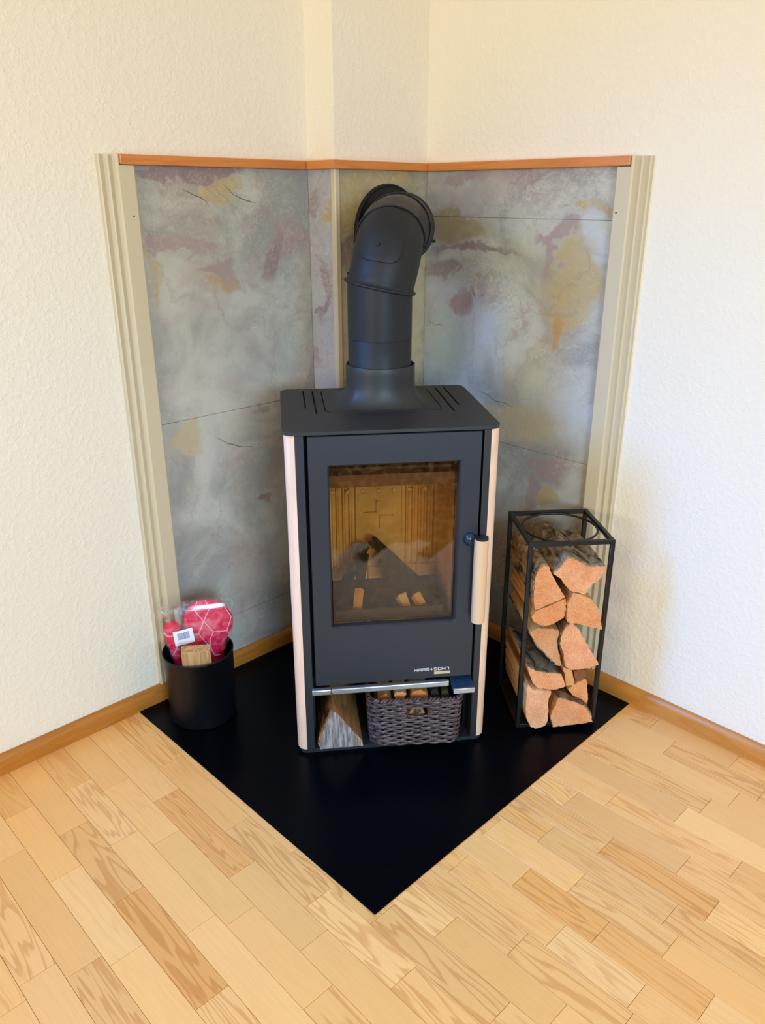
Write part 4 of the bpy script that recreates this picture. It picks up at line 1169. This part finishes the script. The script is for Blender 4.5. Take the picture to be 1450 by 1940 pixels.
BO = Vector((BC.x, BC.y, PZ))
glove = empty('oven_glove', BO, BRZ, 'crimson oven glove with pale hexagon lines packed in clear film', 'glove')
mit = Pillow(chaikin([(-0.033, 0.3029), (-0.0278, 0.3297), (-0.0101, 0.3528), (0.0099, 0.3633), (0.0315, 0.3651), (0.0549, 0.3618), (0.0788, 0.3504), (0.0968, 0.3258), (0.1094, 0.300), (0.1079, 0.2745), (0.0964, 0.2446), (0.082, 0.2193), (0.072, 0.150), (0.060, 0.06), (-0.045, 0.06), (-0.045, 0.20), (-0.034, 0.26)], 2), 0.021, 0.022)
body = link_mesh('glove_body', mit.mesh(), M_PINK, glove, smooth=True, angle=70)
thm = Pillow(chaikin([(-0.094, 0.2822), (-0.0837, 0.3028), (-0.0693, 0.3105), (-0.0538, 0.3061), (-0.0425, 0.2873), (-0.0423, 0.2671), (-0.0470, 0.2427), (-0.046, 0.204), (-0.046, 0.09), (-0.066, 0.09), (-0.0757, 0.1951), (-0.0814, 0.2273), (-0.0894, 0.254)], 2), 0.016, 0.020)
thumb = link_mesh('glove_thumb', thm.mesh(), M_PINK, glove, smooth=True, angle=70)
def print_lines(pl, lines, parent):
    bm = bmesh.new()
    for l in lines:
        pts = []
        for p, q in zip(l[:-1], l[1:]):
            n = max(2, int(sqrt((p[0] - q[0]) ** 2 + (p[1] - q[1]) ** 2) / 0.005))
            for j in range(n + (1 if q == l[-1] else 0)):
                x, z = p[0] + (q[0] - p[0]) * j / n, p[1] + (q[1] - p[1]) * j / n
                pts.append((x, pl.yc - pl.h(x, z) - 0.0003, z))
        add_tube(bm, pts, 0.00125, 5)
    link_mesh('hexagon_lines', bm, M_PALE, parent, smooth=True)
print_lines(mit, [[(-0.0253, 0.3413 - .006), (-0.0, 0.3417), (0.0236, 0.3047), (0.0486, 0.2668), (0.0874, 0.2615), (0.1036, 0.3013), (0.0856, 0.3392), (0.0437, 0.3415), (0.0236, 0.3047), (0.0063, 0.2645), (-0.02, 0.2633)],
                  [(-0.0, 0.3417), (0.0109, 0.3620)], [(0.0437, 0.3415), (0.034, 0.3635)], [(0.0063, 0.2645), (0.0224, 0.2378), (0.0378, 0.2122), (0.0468, 0.1861), (0.0627, 0.1838)],
                  [(0.0486, 0.2668), (0.037, 0.2432), (0.0378, 0.2122)], [(0.0874, 0.2615), (0.0939, 0.2453)]], body)
print_lines(thm, [[(-0.0902, 0.2809), (-0.083, 0.2685), (-0.0525, 0.2672)], [(-0.0727, 0.202), (-0.0592, 0.2246), (-0.0488, 0.2135)], [(-0.0592, 0.2246), (-0.0525, 0.2672)]], thumb)
# clear bag round the glove: front and back film joined at the edges, crumpled
bag = Pillow(resample(chaikin([(-0.1010, 0.3520), (-0.099, 0.3575), (-0.0786, 0.3653), (-0.0554, 0.3669), (-0.0256, 0.3688), (0.0001, 0.3705), (0.0383, 0.3690), (0.0856, 0.3677), (0.113, 0.3563), (0.1149, 0.3443), (0.1136, 0.294), (0.1005, 0.233), (0.080, 0.200), (0.074, 0.05), (-0.074, 0.05), (-0.078, 0.195), (-0.094, 0.25)], 1), 0.012), 0.029, 0.021, 0.0014, 4)
bagm = bag.mesh()
bag_o = tag(link_mesh('plastic_bag', bagm, M_BAG, None, smooth=True, angle=80), 'clear plastic film bag with a white barcode sticker round the crimson glove', 'bag')
bag_o.location = BO; bag_o.rotation_euler = (0, 0, BRZ)
# sticker with bars
LABQ = [(-0.0659, 0.2845), (-0.0103, 0.2945), (-0.0055, 0.2486), (-0.0616, 0.2372)]
def labp(u, v, off):
    a = LABQ[0]; b = LABQ[1]; c = LABQ[2]; d = LABQ[3]
    x = (a[0] * (1 - u) + b[0] * u) * (1 - v) + (d[0] * (1 - u) + c[0] * u) * v
    z = (a[1] * (1 - u) + b[1] * u) * (1 - v) + (d[1] * (1 - u) + c[1] * u) * v
    return (x, bag.yc - bag.h(x, z) - off, z)
bm = bmesh.new()
NU = 10
for off in (0.0006, 0.0012):
    pass
g0 = [[bm.verts.new(labp(i / NU, j / 6, 0.0012)) for i in range(NU + 1)] for j in range(7)]
g1 = [[bm.verts.new(labp(i / NU, j / 6, 0.0004)) for i in range(NU + 1)] for j in range(7)]
for j in range(6):
    for i in range(NU):
        bm.faces.new((g0[j][i], g0[j][i + 1], g0[j + 1][i + 1], g0[j + 1][i])); bm.faces.new((g1[j][i], g1[j + 1][i], g1[j + 1][i + 1], g1[j][i + 1]))
sticker = link_mesh('sticker', bm, M_PAPER, bag_o)
bm = bmesh.new(); u = 0.20; rr = random.Random(11)
while u < 0.80:
    wd = rr.choice((0.012, 0.02, 0.03))
    q = [labp(u, 0.16, 0.0015), labp(u + wd, 0.16, 0.0015), labp(u + wd, 0.62, 0.0015), labp(u, 0.62, 0.0015)]
    bm.faces.new([bm.verts.new(p) for p in q]); u += wd + rr.choice((0.012, 0.02))
link_mesh('barcode', bm, M_INK, sticker)
# wood block and pale stick standing in the bin
bm = bmesh.new(); add_box(bm, -0.0465, 0.0345, -0.082, -0.052, 0.0, 0.252, 0)
bmesh.ops.subdivide_edges(bm, edges=[e for e in bm.edges if abs(e.verts[0].co.z - e.verts[1].co.z) > 0.1], cuts=6)
rr = random.Random(9)
for v in bm.verts: v.co += Vector((rr.uniform(-1, 1), rr.uniform(-1, 1), 0)) * 0.0012
for v in bm.verts:
    if v.co.z > 0.25: v.co.z += 0.004 * (v.co.y + 0.067) / 0.015 + 0.006 * (-(v.co.x) / 0.04) * 0.5
M_BLOCK = wood('split_block_wood', (150, 104, 60), (206, 164, 112), 2, 14, 10, 0.8, 0.2, False, 0.9, 0.4)
blk = tag(link_mesh('wood_block', bm, M_BLOCK, bevel=0.0015, seg=2), 'square brown split wood block standing at the front of the bin', 'wood block')
blk.location = BO + Vector((0, 0, 0.0062)); blk.rotation_euler = (0, 0, BRZ)
bm = bmesh.new()
add_loft(bm, [[(-0.050 + 0.0085 * cos(a) + sh, 0.064 + 0.0085 * sin(a), z) for a in [2 * pi * i / 12 for i in range(12)]] for sh, z in ((0.02, 0.0), (0.01, 0.15), (0.0, 0.312), (0.0, 0.316))])
stk = tag(link_mesh('beech_stick', bm, M_STICK, smooth=True), 'pale round wooden stick standing behind the glove in the bin', 'stick')
stk.location = BO + Vector((0, 0, 0.0065)); stk.rotation_euler = (0, 0, BRZ)
